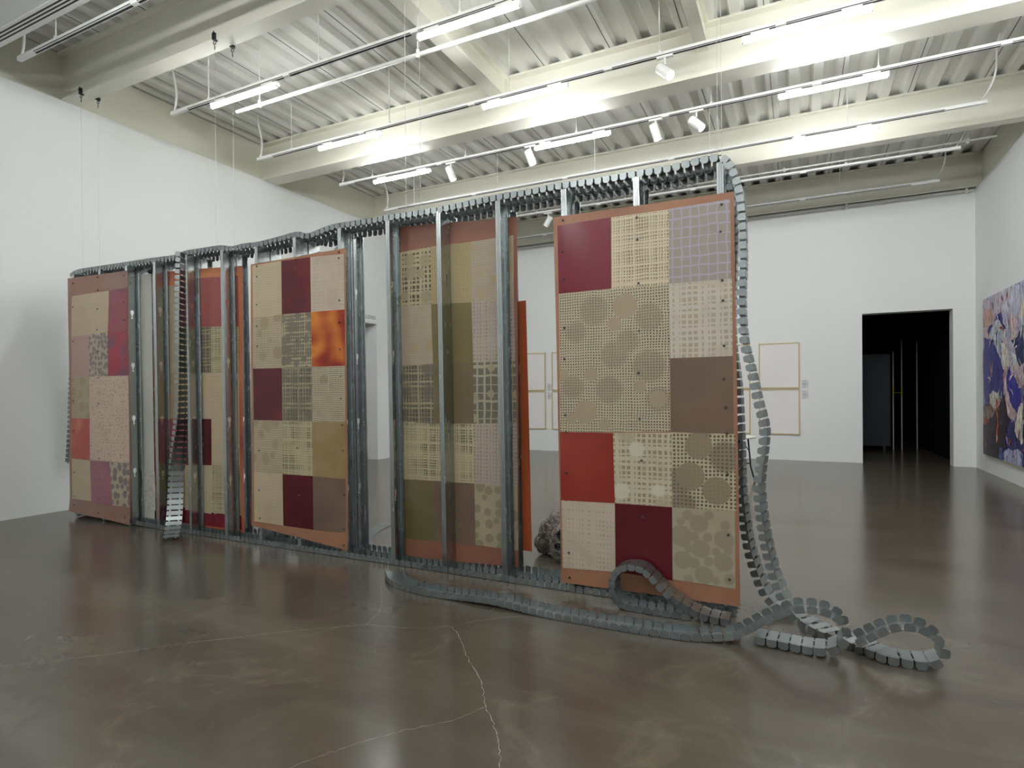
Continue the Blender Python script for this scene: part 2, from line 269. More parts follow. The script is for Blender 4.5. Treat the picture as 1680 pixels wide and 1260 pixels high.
D={'P5':{'y':4.125,'outer':[(-1.657,2.832),(-0.374,2.822),(-0.348,0.082),(-1.609,0.072)],'patches':[('red',[(-1.623,2.763),(-1.211,2.77),(-1.21,2.257),(-1.617,2.251)]),('plaid_cream',[(-1.207,2.769),(-0.798,2.767),(-0.797,2.252),(-1.206,2.248)]),('lav',[(-0.798,2.771),(-0.397,2.777),(-0.392,2.252),(-0.797,2.252)]),('gridcirc_big',[(-1.617,2.251),(-0.797,2.252),(-0.796,1.228),(-1.615,1.205)]),('plaid_pale',[(-0.797,2.26),(-0.388,2.251),(-0.387,1.738),(-0.792,1.736)]),('brown',[(-0.792,1.736),(-0.387,1.738),(-0.383,1.221),(-0.792,1.224)]),('redorange',[(-1.615,1.21),(-1.204,1.206),(-1.194,0.703),(-1.609,0.69)]),('plaid_blob',[(-1.204,1.21),(-0.792,1.22),(-0.787,0.704),(-1.194,0.703)]),('gridcirc_dark',[(-0.792,1.224),(-0.375,1.221),(-0.371,0.713),(-0.787,0.704)]),('pale_weave',[(-1.604,0.694),(-1.194,0.698),(-1.193,0.203),(-1.598,0.184)]),('darkred',[(-1.194,0.698),(-0.787,0.704),(-0.786,0.196),(-1.193,0.203)]),('tan_circles',[(-0.787,0.704),(-0.378,0.712),(-0.377,0.195),(-0.786,0.205)])]},'P4':{'y':4.3,'outer':[(-3.369,3.022),(-2.042,2.937),(-2.054,0.084),(-3.268,0.033)],'patches':[('plaid_tanblob',[(-3.344,2.774),(-2.885,2.793),(-2.884,2.29),(-3.335,2.296)]),('grid_tan',[(-2.885,2.793),(-2.484,2.787),(-2.477,2.275),(-2.884,2.29)]),('gridcirc_pale',[(-2.484,2.787),(-2.076,2.793),(-2.075,2.27),(-2.477,2.275)]),('gridcirc_pale',[(-3.335,2.296),(-2.884,2.29),(-2.869,1.765),(-3.306,1.761)]),('olive',[(-2.884,2.29),(-2.477,2.275),(-2.463,1.764),(-2.869,1.765)]),('pink_weave',[(-2.477,2.275),(-2.075,2.27),(-2.068,1.762),(-2.463,1.764)]),('plaid_dark',[(-3.306,1.761),(-2.869,1.765),(-2.868,1.241),(-3.277,1.251)]),('olivebrown',[(-2.869,1.765),(-2.463,1.764),(-2.462,1.248),(-2.868,1.241)]),('plaid_grey',[(-2.463,1.764),(-2.068,1.762),(-2.061,1.259),(-2.462,1.248)]),('plaid_tan',[(-3.277,1.251),(-2.462,1.248),(-2.46,0.742),(-3.268,0.731)]),('pink_weave',[(-2.462,1.248),(-2.061,1.259),(-2.06,0.741),(-2.46,0.742)]),('olivegreen',[(-3.268,0.731),(-2.86,0.739),(-2.858,0.209),(-3.253,0.201)]),('brown',[(-2.86,0.739),(-2.46,0.742),(-2.453,0.221),(-2.858,0.209)]),('tan_circles',[(-2.46,0.742),(-2.06,0.741),(-2.053,0.219),(-2.453,0.221)])]},'P3':{'y':4.125,'outer':[(-4.927,2.816),(-3.69,2.837),(-3.698,0.078),(-4.95,0.19)],'patches':[('beige_weave',[(-4.901,2.801),(-4.504,2.808),(-4.502,2.286),(-4.898,2.275)]),('maroon',[(-4.504,2.808),(-4.122,2.801),(-4.12,2.283),(-4.502,2.286)]),('pale_weave',[(-4.122,2.801),(-3.712,2.784),(-3.71,2.278),(-4.12,2.283)]),('grid_blob',[(-4.898,2.275),(-4.502,2.286),(-4.508,1.764),(-4.905,1.768)]),('plaid_darkcirc',[(-4.502,2.286),(-4.12,2.283),(-4.118,1.765),(-4.508,1.764)]),('flame',[(-4.12,2.283),(-3.71,2.278),(-3.709,1.765),(-4.118,1.765)]),('maroon',[(-4.905,1.768),(-4.508,1.764),(-4.506,1.253),(-4.902,1.254)]),('plaid_dark',[(-4.508,1.764),(-4.118,1.765),(-4.117,1.247),(-4.506,1.253)]),('gridcirc_big',[(-4.118,1.765),(-3.709,1.765),(-3.714,1.247),(-4.117,1.247)]),('grid_blob',[(-4.902,1.254),(-4.506,1.253),(-4.504,0.73),(-4.909,0.739)]),('plaid_tan',[(-4.506,1.253),(-4.117,1.247),(-4.115,0.734),(-4.504,0.73)]),('tan',[(-4.117,1.247),(-3.714,1.247),(-3.72,0.728),(-4.115,0.734)]),('beige_weave',[(-4.909,0.739),(-4.504,0.73),(-4.501,0.231),(-4.906,0.237)]),('darkred',[(-4.504,0.73),(-4.115,0.734),(-4.113,0.227),(-4.501,0.231)]),('brown',[(-4.115,0.734),(-3.72,0.728),(-3.718,0.237),(-4.113,0.227)])]},'P2':{'y':4.3,'outer':[(-6.763,2.948),(-5.264,2.872),(-5.272,0.033),(-6.748,0.072)],'patches':[('beige',[(-6.731,2.767),(-6.238,2.766),(-6.22,1.759),(-6.712,1.77)]),('grid_tan2',[(-6.712,1.77),(-6.22,1.759),(-6.217,1.242),(-6.708,1.236)]),('rose',[(-6.708,1.236),(-6.217,1.242),(-6.214,0.718),(-6.705,0.709)]),('olive_weave',[(-6.705,0.709),(-6.214,0.718),(-6.21,0.236),(-6.701,0.226)]),('darkred',[(-6.701,0.226),(-6.21,0.236),(-6.212,0.064),(-6.692,0.077)]),('rose',[(-6.237,2.821),(-5.331,2.775),(-5.328,2.238),(-6.234,2.276)]),('plaid_dark',[(-6.234,2.276),(-5.762,2.256),(-5.769,1.749),(-6.231,1.759)]),('plaid_tan',[(-5.762,2.256),(-5.328,2.238),(-5.325,1.739),(-5.769,1.749)]),('beige_weave',[(-6.231,1.759),(-5.325,1.739),(-5.322,1.247),(-6.228,1.242)]),('maroon',[(-6.228,1.242),(-5.776,1.248),(-5.772,0.739),(-6.224,0.718)]),('beige_weave',[(-5.776,1.248),(-5.322,1.247),(-5.319,0.748),(-5.772,0.739)]),('beige_weave',[(-6.224,0.718),(-5.772,0.739),(-5.779,0.204),(-6.221,0.215)]),('plaid_tan',[(-5.772,0.739),(-5.319,0.748),(-5.316,0.223),(-5.779,0.204)]),('red',[(-6.221,0.215),(-5.316,0.223),(-5.309,0.075),(-6.212,0.064)])]},'P1':{'y':4.125,'outer':[(-8.188,2.979),(-6.959,2.957),(-6.935,0.012),(-8.183,0.072)],'patches':[('beige_weave',[(-8.097,2.751),(-7.743,2.753),(-7.764,2.256),(-8.119,2.244)]),('beige_weave',[(-7.743,2.753),(-7.331,2.755),(-7.351,2.264),(-7.764,2.256)]),('mauve_red',[(-7.331,2.755),(-6.962,2.759),(-6.97,2.258),(-7.351,2.264)]),('pink_grid',[(-8.119,2.244),(-7.764,2.256),(-7.747,1.743),(-8.128,1.735)]),('giraffe',[(-7.764,2.256),(-7.351,2.264),(-7.347,1.743),(-7.747,1.743)]),('purple_red',[(-7.351,2.264),(-6.97,2.258),(-6.966,1.742),(-7.347,1.743)]),('grid_blob',[(-8.128,1.735),(-7.747,1.743),(-7.743,1.23),(-8.137,1.233)]),('scratch',[(-7.747,1.743),(-6.966,1.742),(-6.959,0.724),(-7.738,0.725)]),('coral',[(-8.137,1.233),(-7.743,1.23),(-7.738,0.725),(-8.132,0.731)]),('beige_weave',[(-8.132,0.731),(-7.738,0.725),(-7.721,0.229),(-8.127,0.229)]),('mauve',[(-7.738,0.725),(-7.351,0.721),(-7.31,0.209),(-7.721,0.229)]),('giraffe_grid',[(-7.351,0.721),(-6.959,0.724),(-6.955,0.215),(-7.31,0.209)])]},'P0':{'y':4.3,'outer':[(-7.064,2.941),(-6.797,2.937),(-6.783,0.012),(-7.037,0.025)],'patches':[]},'P6':{'y':4.475,'outer':[(-2.419,2.274),(-2.051,2.283),(-2.012,0.171),(-2.401,0.18)],'patches':[]},'screws':{'P5':[(-1.579,2.798),(-1.585,2.565),(-1.577,2.358),(-1.02,2.743),(-1.017,2.587),(-1.01,2.275),(-0.45,2.749),(-0.459,2.571),(-0.45,2.245),(-0.446,2.111),(-0.441,1.809),(-0.442,1.586),(-0.431,1.399),(-1.575,1.991),(-1.577,1.757),(-1.57,1.335),(-1.566,1.207),(-1.563,0.904),(-1.008,1.937),(-1.014,1.639),(-1.008,1.314),(-0.997,1.02),(-0.991,0.619),(-0.988,0.307),(-0.425,1.224),(-0.423,0.952),(-0.421,0.55),(-0.415,0.254),(-1.548,0.304),(-1.545,0.117)],'P3':[(-4.84,2.789),(-4.841,2.685),(-4.845,2.406),(-4.318,2.799),(-4.319,2.718),(-4.321,2.548),(-4.323,2.408),(-3.77,2.808),(-3.771,2.752),(-3.767,2.366),(-3.77,2.164),(-3.765,1.918),(-4.847,2.193),(-4.841,1.991),(-4.303,2.021),(-3.76,1.672),(-3.762,1.465),(-4.854,1.651),(-4.85,1.267),(-4.3,1.583),(-3.75,1.224),(-3.746,0.99),(-4.828,0.95),(-4.307,0.993),(-4.833,0.554),(-4.828,0.274),(-4.288,0.543),(-3.736,0.582),(-3.739,0.269),(-4.838,0.169),(-4.293,0.134),(-3.74,0.123)],'P1':[(-8.068,2.908),(-7.55,2.935),(-7.03,2.907),(-7.553,2.781),(-7.033,2.723),(-7.035,2.595),(-8.073,2.613),(-7.556,2.554),(-7.026,2.389),(-7.561,2.305),(-7.017,2.247),(-8.08,2.189),(-7.54,2.047),(-7.022,1.928),(-7.545,1.724),(-7.55,1.416),(-8.093,1.446),(-8.099,1.082),(-7.548,0.756),(-7.552,0.498),(-7.022,0.387),(-7.556,0.27),(-8.081,0.559),(-8.086,0.262),(-8.074,0.157),(-7.559,0.101),(-7.026,0.096)]}}

# ------------------------------------------------------------------ camera
cam=bpy.data.cameras.new('camera'); co=bpy.data.objects.new('camera',cam); C.objects.link(co)
yaw,pit,rol=math.radians(26.172),math.radians(-.176),math.radians(-.419)
rt=Vector((math.cos(yaw),math.sin(yaw),0)); fw=Vector((-math.sin(yaw),math.cos(yaw),0)); up=Vector((0,0,1))
f2=fw*math.cos(pit)+up*math.sin(pit); u2=up*math.cos(pit)-fw*math.sin(pit)
r3=rt*math.cos(rol)+u2*math.sin(rol); u3=u2*math.cos(rol)-rt*math.sin(rol)
mm=Matrix((r3,u3,-f2)).transposed().to_4x4(); mm.translation=Vector((0,0,1.5)); co.matrix_world=mm
cam.sensor_width=36; cam.lens=958.233*36/1680; cam.shift_x=(840-838.287)/1680; cam.shift_y=(648.607-630)/1680
cam.clip_start=.05; SC.camera=co
SC.view_settings.view_transform='Standard'; SC.view_settings.look='None'; SC.view_settings.gamma=1
SC.view_settings.exposure=EXPO
w=bpy.data.worlds.new('world'); SC.world=w; w.use_nodes=True
w.node_tree.nodes['Background'].inputs[0].default_value=(.9,.95,1,1); w.node_tree.nodes['Background'].inputs[1].default_value=.0

# ------------------------------------------------------------------ room
XL,XR,YB,YF=-8.69,3.10,14.15,-6.0
ZB,ZD=5.406,6.068
b=MB(); b.box(-11.5,YF,-.2,XR+.3,24.2,0); struct(b.build('floor',M['floor']))
# left wall with the gallery opening
b=MB(); b.box(XL-.25,YF,0,XL,8.95,ZB); b.box(XL-.25,8.95,3.12,XL,10.71,ZB); b.box(XL-.25,10.71,0,XL,YB+.3,ZB)
b.box(XL-2.6,10.71,0,XL-.25,10.95,3.4); b.box(XL-2.6,8.7,0,XL-.25,8.95,3.4); b.box(XL-2.8,8.7,0,XL-2.6,10.95,3.4); b.box(XL-2.6,8.7,3.4,XL-.25,10.95,3.6)
struct(b.build('wall_left',M['wall']))
b=MB(); b.box(XR,YF,0,XR+.25,YB,ZB); struct(b.build('wall_right',M['wall']))
b=MB(); b.box(XL-.25,YB,0,1.205,YB+.3,ZB); b.box(2.742,YB,0,XR+.25,YB+.3,ZB); b.box(1.205,YB,3.105,2.742,YB+.3,ZB)
struct(b.build('wall_back',M['wall']))
b=MB(); b.box(XL-.25,YF-.2,0,XR+.25,YF,ZB); struct(b.build('wall_front',M['wall']))
# dark room behind the doorway
b=MB(); b.box(-2.5,YB+.31,0,-2.3,24,4.2); b.box(2.93,YB+.31,0,3.1,24,4.2); b.box(-2.5,23.8,0,3.1,24,4.2); b.box(-2.5,YB+.31,4.2,3.1,24,4.4)
b.box(-2.3,YB+.305,0,1.205,YB+.33,4.2); b.box(2.742,YB+.305,0,2.93,YB+.33,4.2); b.box(1.205,YB+.305,3.105,2.742,YB+.33,4.2)
struct(b.build('wall_dark_room',M['darkroom']))
# perimeter steel above the plasterboard
def ibeam_x(b,x0,x1,yn,yf,z0,z1,tw=.05,tf=.03):
    yc=(yn+yf)/2
    b.box(x0,yn,z0,x1,yf,z0+tf); b.box(x0,yn,z1-tf,x1,yf,z1); b.box(x0,yc-tw/2,z0+tf,x1,yc+tw/2,z1-tf)
b=MB(); b.box(XL-.14,YF,ZB,XL-.1,YB,ZD+.2); b.box(XL-.25,YF,ZB,XL-.0,YB,ZB+.012); struct(b.build('trim_1',M['perim']))
b=MB(); b.box(XR+.08,YF,ZB,XR+.12,YB,ZD+.2); b.box(XR,YF,ZB,XR+.25,YB,ZB+.012); struct(b.build('trim_2',M['perim']))
# main beams
for i,(yn,yf) in enumerate([(4.321,4.509),(7.542,7.855),(10.746,10.942)]):
    b=MB(); ibeam_x(b,XL-.1,XR+.08,yn,yf,ZB,ZD,.06 if i!=1 else .1)
    tag(b.build('ceiling_beam',M['beam']),['nearest white ceiling beam, directly above the steel sculpture, in shade','second white ceiling beam from the camera, brightly lit by tubes','third white ceiling beam from the camera'][i],'beam','main ceiling beams')
b=MB(); b.box(XL-.1,14.03,ZB,XR+.08,14.1,ZD); b.box(XL-.1,13.96,ZB,XR+.08,14.14,ZB+.03); b.box(XL-.1,13.96,ZD-.03,XR+.08,14.14,ZD)
tag(b.build('ceiling_beam',M['beam']),'cream steel beam along the top of the far back wall','beam','main ceiling beams')
for i,(x0,x1) in enumerate([(-3.93,-3.72),(-1.12,-.97)]):
    b=MB(); b.box(x0,4.5,5.74,x1,7.6,5.77); b.box(x0,4.5,ZD-.02,x1,7.6,ZD); b.box((x0+x1)/2-.03,4.5,5.77,(x0+x1)/2+.03,7.6,ZD)
    tag(b.build('cross_beam',M['beam']),['white cross beam under the deck, left one above the long tube light','white cross beam under the deck, right one nearer the top centre-right'][i],'beam','cross beams between main beams')
# corrugated deck, ribs along y
P=.3125; x0=-.247-P/2-30*P
b=MB(); prof=[]
k=0
while True:
    xs=x0+k*P
    if xs>XR+.2: break
    prof+= [(xs+.0,0),(xs+.125,0),(xs+.16,.075),(xs+.275,.075)]; k+=1
prof=[(x-.0,z) for x,z in prof]
for (xa,za),(xb,zb) in zip(prof,prof[1:]):
    b.face([(xa,3.2,ZD+za),(xa,YB+.1,ZD+za),(xb,YB+.1,ZD+zb),(xb,3.2,ZD+zb)])
b.box(-9.4,3.2,ZD+.16,XR+.4,YB+.2,ZD+.2)
struct(b.build('ceiling',M['ceil']))
b=MB()
for k in range(0,40,3):
    xs=x0+k*P+.06; b.box(xs,3.25,ZD-.003,xs+.008,14.0,ZD+.001)
struct(b.build('trim_3',M['joint']))
# plasterboard soffit near the camera with slot diffuser
b=MB(); b.box(XL-.1,YF,5.3,XR,3.273,5.42); b.box(XL-.1,3.15,5.42,XR,3.273,ZD+.2); so=struct(b.build('ceiling_soffit',M['wall']))
t_=thing('slot_diffuser','white air slot with three black lines in the upper left ceiling','vent',(-4,3.17,5.3))
b=MB(); b.box(-5,-.075,-.008,7,.075,-.001); b.build('frame',M['white'],t_)
for yy in (-.035,0,.035):
    b=MB(); b.box(-5,yy-.008,-.0095,7,yy+.008,-.008); b.build('slot',M['black'],t_)
# pipe along top of the back wall with brackets, and sprinkler pipes
def pipe(name,label,pts,r,hang=None,ztop=ZD):
    t=thing(name,label,'pipe',pts[0]); o=Vector(pts[0])
    b=MB(); b.tube([Vector(p)-o for p in pts],r,10); b.build('pipe_run',M['white'],t,smooth=True)
    for x in (hang or []):
        b=MB(); b.tube([(x-o.x,0,r),(x-o.x,0,ztop-o.z)],.006,6); b.tube([(x-o.x,.0,-r-.012),(x-o.x,.0,r+.03)],.02,8); b.build('pipe_hanger',M['white'],t)
    return t
pipe('sprinkler_pipe','white sprinkler pipe running beside the nearest row of tube lights',[(-6.73,5.43,5.3),(3.05,5.43,5.3)],.024,[-6.3,-3.8,-1.2,1.4])
pipe('conduit_pipe','thin white pipe crossing under the deck behind the third beam',[(-8.6,11.35,5.38),(2.75,11.3,5.38)],.014,[-4,-.2,2.4])
t=thing('wall_conduit','slim white conduit with clips along the top of the far wall','pipe',(-1,14.08,5.36))
b=MB(); b.tube([(-7.5,0,0),(4.05,0,0)],.014,8); b.build('pipe_run',M['white'],t)
for x in (-6.5,-4.5,-2.5,.0,1.93,3.95):
    b=MB(); b.box(x-.02,-.03,-.04,x+.02,.07,.07); b.build('clip',M['beam'],t)

# ------------------------------------------------------------------ cracks in the floor
CR=[[(-3.785,1.851),(-3.621,1.989),(-3.46,2.172),(-3.282,2.36),(-3.098,2.516),(-2.922,2.69),(-2.718,2.85),(-2.529,2.993),(-2.29,3.051),(-2.147,3.118),(-2.016,3.201),(-1.931,3.33),(-1.764,3.489),(-1.63,3.587)],
 [(-2.529,2.993),(-2.568,3.101),(-2.594,3.197),(-2.727,3.396),(-2.906,3.607),(-3.069,3.864)],
 [(-2.016,3.201),(-1.913,3.123),(-1.716,2.886),(-1.482,2.645),(-1.349,2.448),(-1.208,2.291),(-1.079,2.081),(-.95,1.95)],
 [(-1.95,1.55),(-1.839,1.718),(-1.771,1.852),(-1.69,1.986),(-1.553,2.153),(-1.418,2.299),(-1.355,2.445)]]
b=MB()
for ci,L in enumerate(CR):
    pts=[]
    for p,q in zip(L,L[1:]):
        p=Vector(p); q=Vector(q); n=max(2,int((q-p).length/.02))
        for i in range(n):
            pts.append(p.lerp(q,i/n)+Vector((rnd.gauss(0,.0035),rnd.gauss(0,.0035))))
    pts.append(Vector(L[-1]))
    for i in range(len(pts)-1):
        p,q=pts[i],pts[i+1]; d=(q-p).normalized(); nrm=Vector((-d.y,d.x))
        wd=(.0010 if ci==2 else .0006)*(0.4+1.1*rnd.random())
        b.face([(*(p-nrm*wd),.0008),(*(q-nrm*wd),.0008),(*(q+nrm*wd),.0008),(*(p+nrm*wd),.0008)])
struct(b.build('floor_crack',M['crack']))

# ------------------------------------------------------------------ ceiling lighting
t=NT('glowing_tube'); e=t.new('ShaderNodeEmission'); e.inputs[0].default_value=(.98,1,.99,1); e.inputs[1].default_value=TUBE
t.lk(e.outputs[0],t.out.inputs[0]); M['tube']=t.mat
t=NT('spot_lens'); e=t.new('ShaderNodeEmission'); e.inputs[0].default_value=(1,.98,.95,1); e.inputs[1].default_value=3
t.lk(e.outputs[0],t.out.inputs[0]); M['lens']=t.mat
rows=[(3.5,'just behind the ceiling soffit'),(5.1,'above and just behind the sculpture'),(6.71,'in front of the second ceiling beam'),(8.2,'behind the second ceiling beam'),(9.75,'in front of the third ceiling beam'),(11.4,'behind the third ceiling beam'),(13.0,'in front of the far wall')]
ends=[(-7.89,XR-.5),(-7.6,XR-.6),(-7.84,2.6),(-7.47,2.6),(-7.69,2.27),(-7.6,2.32),(-7.6,2.33)]
def wave(a,b,n=14,amp=.05,ax=0):
    out=[]
    for i in range(n+1):
        s=i/n; p=Vector(a).lerp(Vector(b),s); p[ax]+=amp*math.sin(s*PI*1.5)*(1-s*.3); out.append(p)
    return out
for (y,desc),(xa,xb) in zip(rows,ends):
    t=thing('lighting_track','white lighting track hung under the deck '+desc,'lighting track',(xa,y,5.3),'parallel lighting tracks')
    L=xb-xa
    b=MB(); b.box(0,-.022,0,L,.022,.045); b.build('rail',M['white'],t)
    xx=.35
    while xx<L-.4:
        x2=min(xx+1.75,L-.3); b=MB(); b.box(xx,-.011,-.002,x2,.011,0.001); b.box(xx,-.0235,.004,x2,-.0215,.013); b.build('slot',M['black'],t); xx+=1.85
    xx=.75
    while xx<L:
        b=MB(); b.cyl((xx,0,.045),(xx,0,ZD+.05-5.3),.007,8); b.cyl((xx,0,.045),(xx,0,.07),.02,10); b.build('hanger_rod',M['white'],t); xx+=1.9
    b=MB(); b.tube(wave((.06,0,.045),(-.02,.05,ZD-5.3),amp=.05),.014,8); b.build('feed_cable',M['white'],t,smooth=True)
    if y>9: 
        b=MB(); b.tube(wave((L-.06,0,.045),(L+.12,-.25,ZD-5.3),amp=.06),.013,8); b.build('feed_cable',M['white'],t,smooth=True)
# tube light prototype (1.18 m)
tl=thing('tube_light','x','tube light')
b=MB(); b.tube([(-.585,0,-.035),(.585,0,-.035)],.0225,12); b.build('tube',M['tube'],tl,smooth=True)
b=MB(); b.box(-.59,-.03,-.012,.59,.03,.008); b.build('batten',M['white'],tl)
for s in (-1,1):
    b=MB(); b.cyl((s*.6,0,-.035),(s*.58,0,-.035),.025,12); b.box(s*.59-.01,-.02,-.04,s*.59+.01,.02,.012); b.build('end_cap',M['white'],tl)
    b=MB(); b.box(s*.42-.09,-.021,.008,s*.42+.09,.021,.028); b.build('track_adapter',M['white'],tl)
TL=[(-6.2,1,'leftmost lit tube on the nearest track, above the left end of the sculpture'),(-2.97,1,'lit tube at top centre of the picture on the nearest track'),(.3,1,None),
 (-5.93,2,'left lit tube in front of the second beam'),(-3.09,2,'middle lit tube in front of the second beam'),(.08,2,'lit tube at top right in front of the second beam'),(2.4,2,None),
 (-6.1,3,'left lit tube on the track behind the second beam'),(-3.0,3,'lit tube behind the second beam, between two spotlights'),(.39,3,'lit tube behind the second beam at right, above the far doorway side'),
 (.45,4,'lowest right lit tube, in front of the third beam')]
first=True
for x,r,lab in TL:
    if lab is None: continue
    o=tl if first else copy_tree(tl); first=False
    o.location=(x,rows[r][0],5.27); o['label']='white '+lab; o['group']='fluorescent tubes on the ceiling tracks'
# unseen added tubes: some extend the visible rows, those toward the camera are fill
XT=[(.3,5.1,5.27),(2.5,5.1,5.27),(2.4,6.71,5.27),(-6.5,-1.5,5.24),(-2.5,-1.5,5.24),(1.5,-1.5,5.24),(-4.5,-4,5.24),(-.2,-4,5.24),(-5.3,2.5,5.0),(-2.6,2.5,5.0),(.1,2.5,5.0),(2.2,2.5,5.0)]
for x,y,z in XT:
    o=copy_tree(tl); o.location=(x,y,z); o['label']='white fluorescent tube added outside the picture to help light the room'; o['group']='added fluorescent tubes out of view'
# spotlights
def spot(x,y,aim,label,rot=0):
    t=thing('track_spotlight',label,'spotlight',(x,y,5.3),'white cylinder track spotlights')
    b=MB(); b.box(-.09,-.021,-.022,.09,.021,0); b.build('track_adapter',M['white'],t)
    a=Vector(aim).normalized(); c=Vector((0,0,-.18))
    b=MB(); b.cyl((0,0,-.02),(0,0,-.09),.012,10); b.build('stem',M['white'],t)
    b=MB(); b.tube([c-a*.115,c-a*.11,c+a*.11],[.05,.058,.058],20); b.build('housing',M['white'],t,smooth=False)
    b=MB(); b.tube([c+a*.108,c+a*.112],.05,20); b.build('lens',M['lens'],t)
    l=bpy.data.lights.new('spot','SPOT'); l.energy=SPOT; l.spot_size=math.radians(46); l.spot_blend=.7; l.shadow_soft_size=.05; l.color=(1,.97,.92)
    lo=bpy.data.objects.new('spot_lamp',l); C.objects.link(lo); lo.parent=t
    lo.location=c+a*.13; lo.rotation_euler=a.to_track_quat('-Z','Y').to_euler()
spot(-1.33,6.71,(.62,-.38,-.7),'white track spotlight in front of the second beam, lens glowing')
spot(-1.76,8.2,(.25,.25,-.93),'white track spotlight hanging nearly straight down, behind the second beam')
spot(-1.21,8.2,(.66,-.2,-.72),'white track spotlight tilted right, near the upper right end of the sculpture')
spot(-3.67,8.2,(.3,.2,-.93),'small white spotlight just left of the tube, above the middle of the sculpture')
spot(-5.1,8.2,(.3,.2,-.93),'small white spotlight right of the leftmost far tube')
spot(-4.7,11.4,(-.6,.1,-.8),'small white spotlight pointing left, seen between two hanging panels')
# added fill spots without fixtures, camera side, washing the front of the work
for x,y,tx,ty in ((-7.5,.6,-7.3,4.1),(-5.0,.6,-4.6,4.1),(-2.6,.6,-2.0,4.1),(-.2,.6,-.8,4.1)):
    l=bpy.data.lights.new('front_fill','SPOT'); l.energy=FRONT; l.spot_size=math.radians(70); l.spot_blend=1; l.shadow_soft_size=.12; l.color=(1,.97,.93)
    lo=bpy.data.objects.new('front_fill',l); C.objects.link(lo); lo.location=(x,y,5.2)
    d=Vector((tx-x,ty-y,1.6-5.2)); lo.rotation_euler=d.to_track_quat('-Z','Y').to_euler()

# ------------------------------------------------------------------ steel track chain (U shaped, cut into hinged segments)
PIT=.0625
def resample(path,W,pit=PIT):
    P_=[Vector(p) for p in path]; Wv=[Vector(w) for w in W]
    # catmull-rom densify
    D_=[];E_=[]
    n=len(P_)
    for i in range(n-1):
        p0=P_[max(i-1,0)];p1=P_[i];p2=P_[i+1];p3=P_[min(i+2,n-1)]
        for j in range(10):
            s=j/10
            D_.append(.5*((2*p1)+(p2-p0)*s+(2*p0-5*p1+4*p2-p3)*s*s+(3*p1-p0-3*p2+p3)*s**3)); E_.append(Wv[i].lerp(Wv[i+1],s))
    D_.append(P_[-1]);E_.append(Wv[-1])
    out=[(D_[0],E_[0])];acc=0
    for i in range(1,len(D_)):
        seg=(D_[i]-D_[i-1]).length
        while acc+seg>=pit*len(out):
            s=(pit*len(out)-acc)/seg; out.append((D_[i-1].lerp(D_[i],s),E_[i-1].lerp(E_[i],s)))
        acc+=seg
    return out
def chain_mb(path,W=(0,1,0),sgn=1,width=.15,th=.05,b=None,flatN=False,gap=.40,th_=None):
    b=b or MB()
    if isinstance(W,tuple): W=[W]*len(path)
    pts=resample(path,W)
    for i in range(len(pts)-1):
        p,q=pts[i][0],pts[i+1][0]; T=(q-p).normalized()
        if flatN: Wd=Vector((-T.y,T.x,0)).normalized()*(1 if flatN>0 else -1)
        else:
            Wd=(pts[i][1]+pts[i+1][1]).normalized(); Wd=(Wd-T*Wd.dot(T)).normalized()
        N=Wd.cross(T)*sgn
        c=(p+q)/2; h=PIT*gap; jit=rnd.gauss(0,.02)
        T2=(T+N*jit).normalized()
        def P3(t,w,n_): return c+T2*t+Wd*w+N*n_
        # web plate (two skins)
        e=.0012
        for zz in (-e,e): b.face([P3(-h,0,zz),P3(h,0,zz),P3(h,width,zz),P3(-h,width,zz)])
        # flanges with clipped corners
        prof=[(-h,0),(h,0),(h,th*.72),(h*.62,th),(-h*.62,th),(-h,th*.72)]
        for w in (0,width):
            b.face([P3(t,w,n_) for t,n_ in prof]); w2=w+(.0022 if w==0 else -.0022)
            b.face([P3(t,w2,n_) for t,n_ in prof])
            for (t0,n0),(t1,n1) in zip(prof,prof[1:]+prof[:1]):
                b.face([P3(t0,w,n0),P3(t1,w,n1),P3(t1,w2,n1),P3(t0,w2,n0)])
        # narrow hinge straps to next segment
        g=PIT*.5
        for w in (.022,width-.04): b.face([P3(h-.002,w,.0003),P3(g+.012,w,.0003),P3(g+.012,w+.018,.0003),P3(h-.002,w+.018,.0003)])
    return b

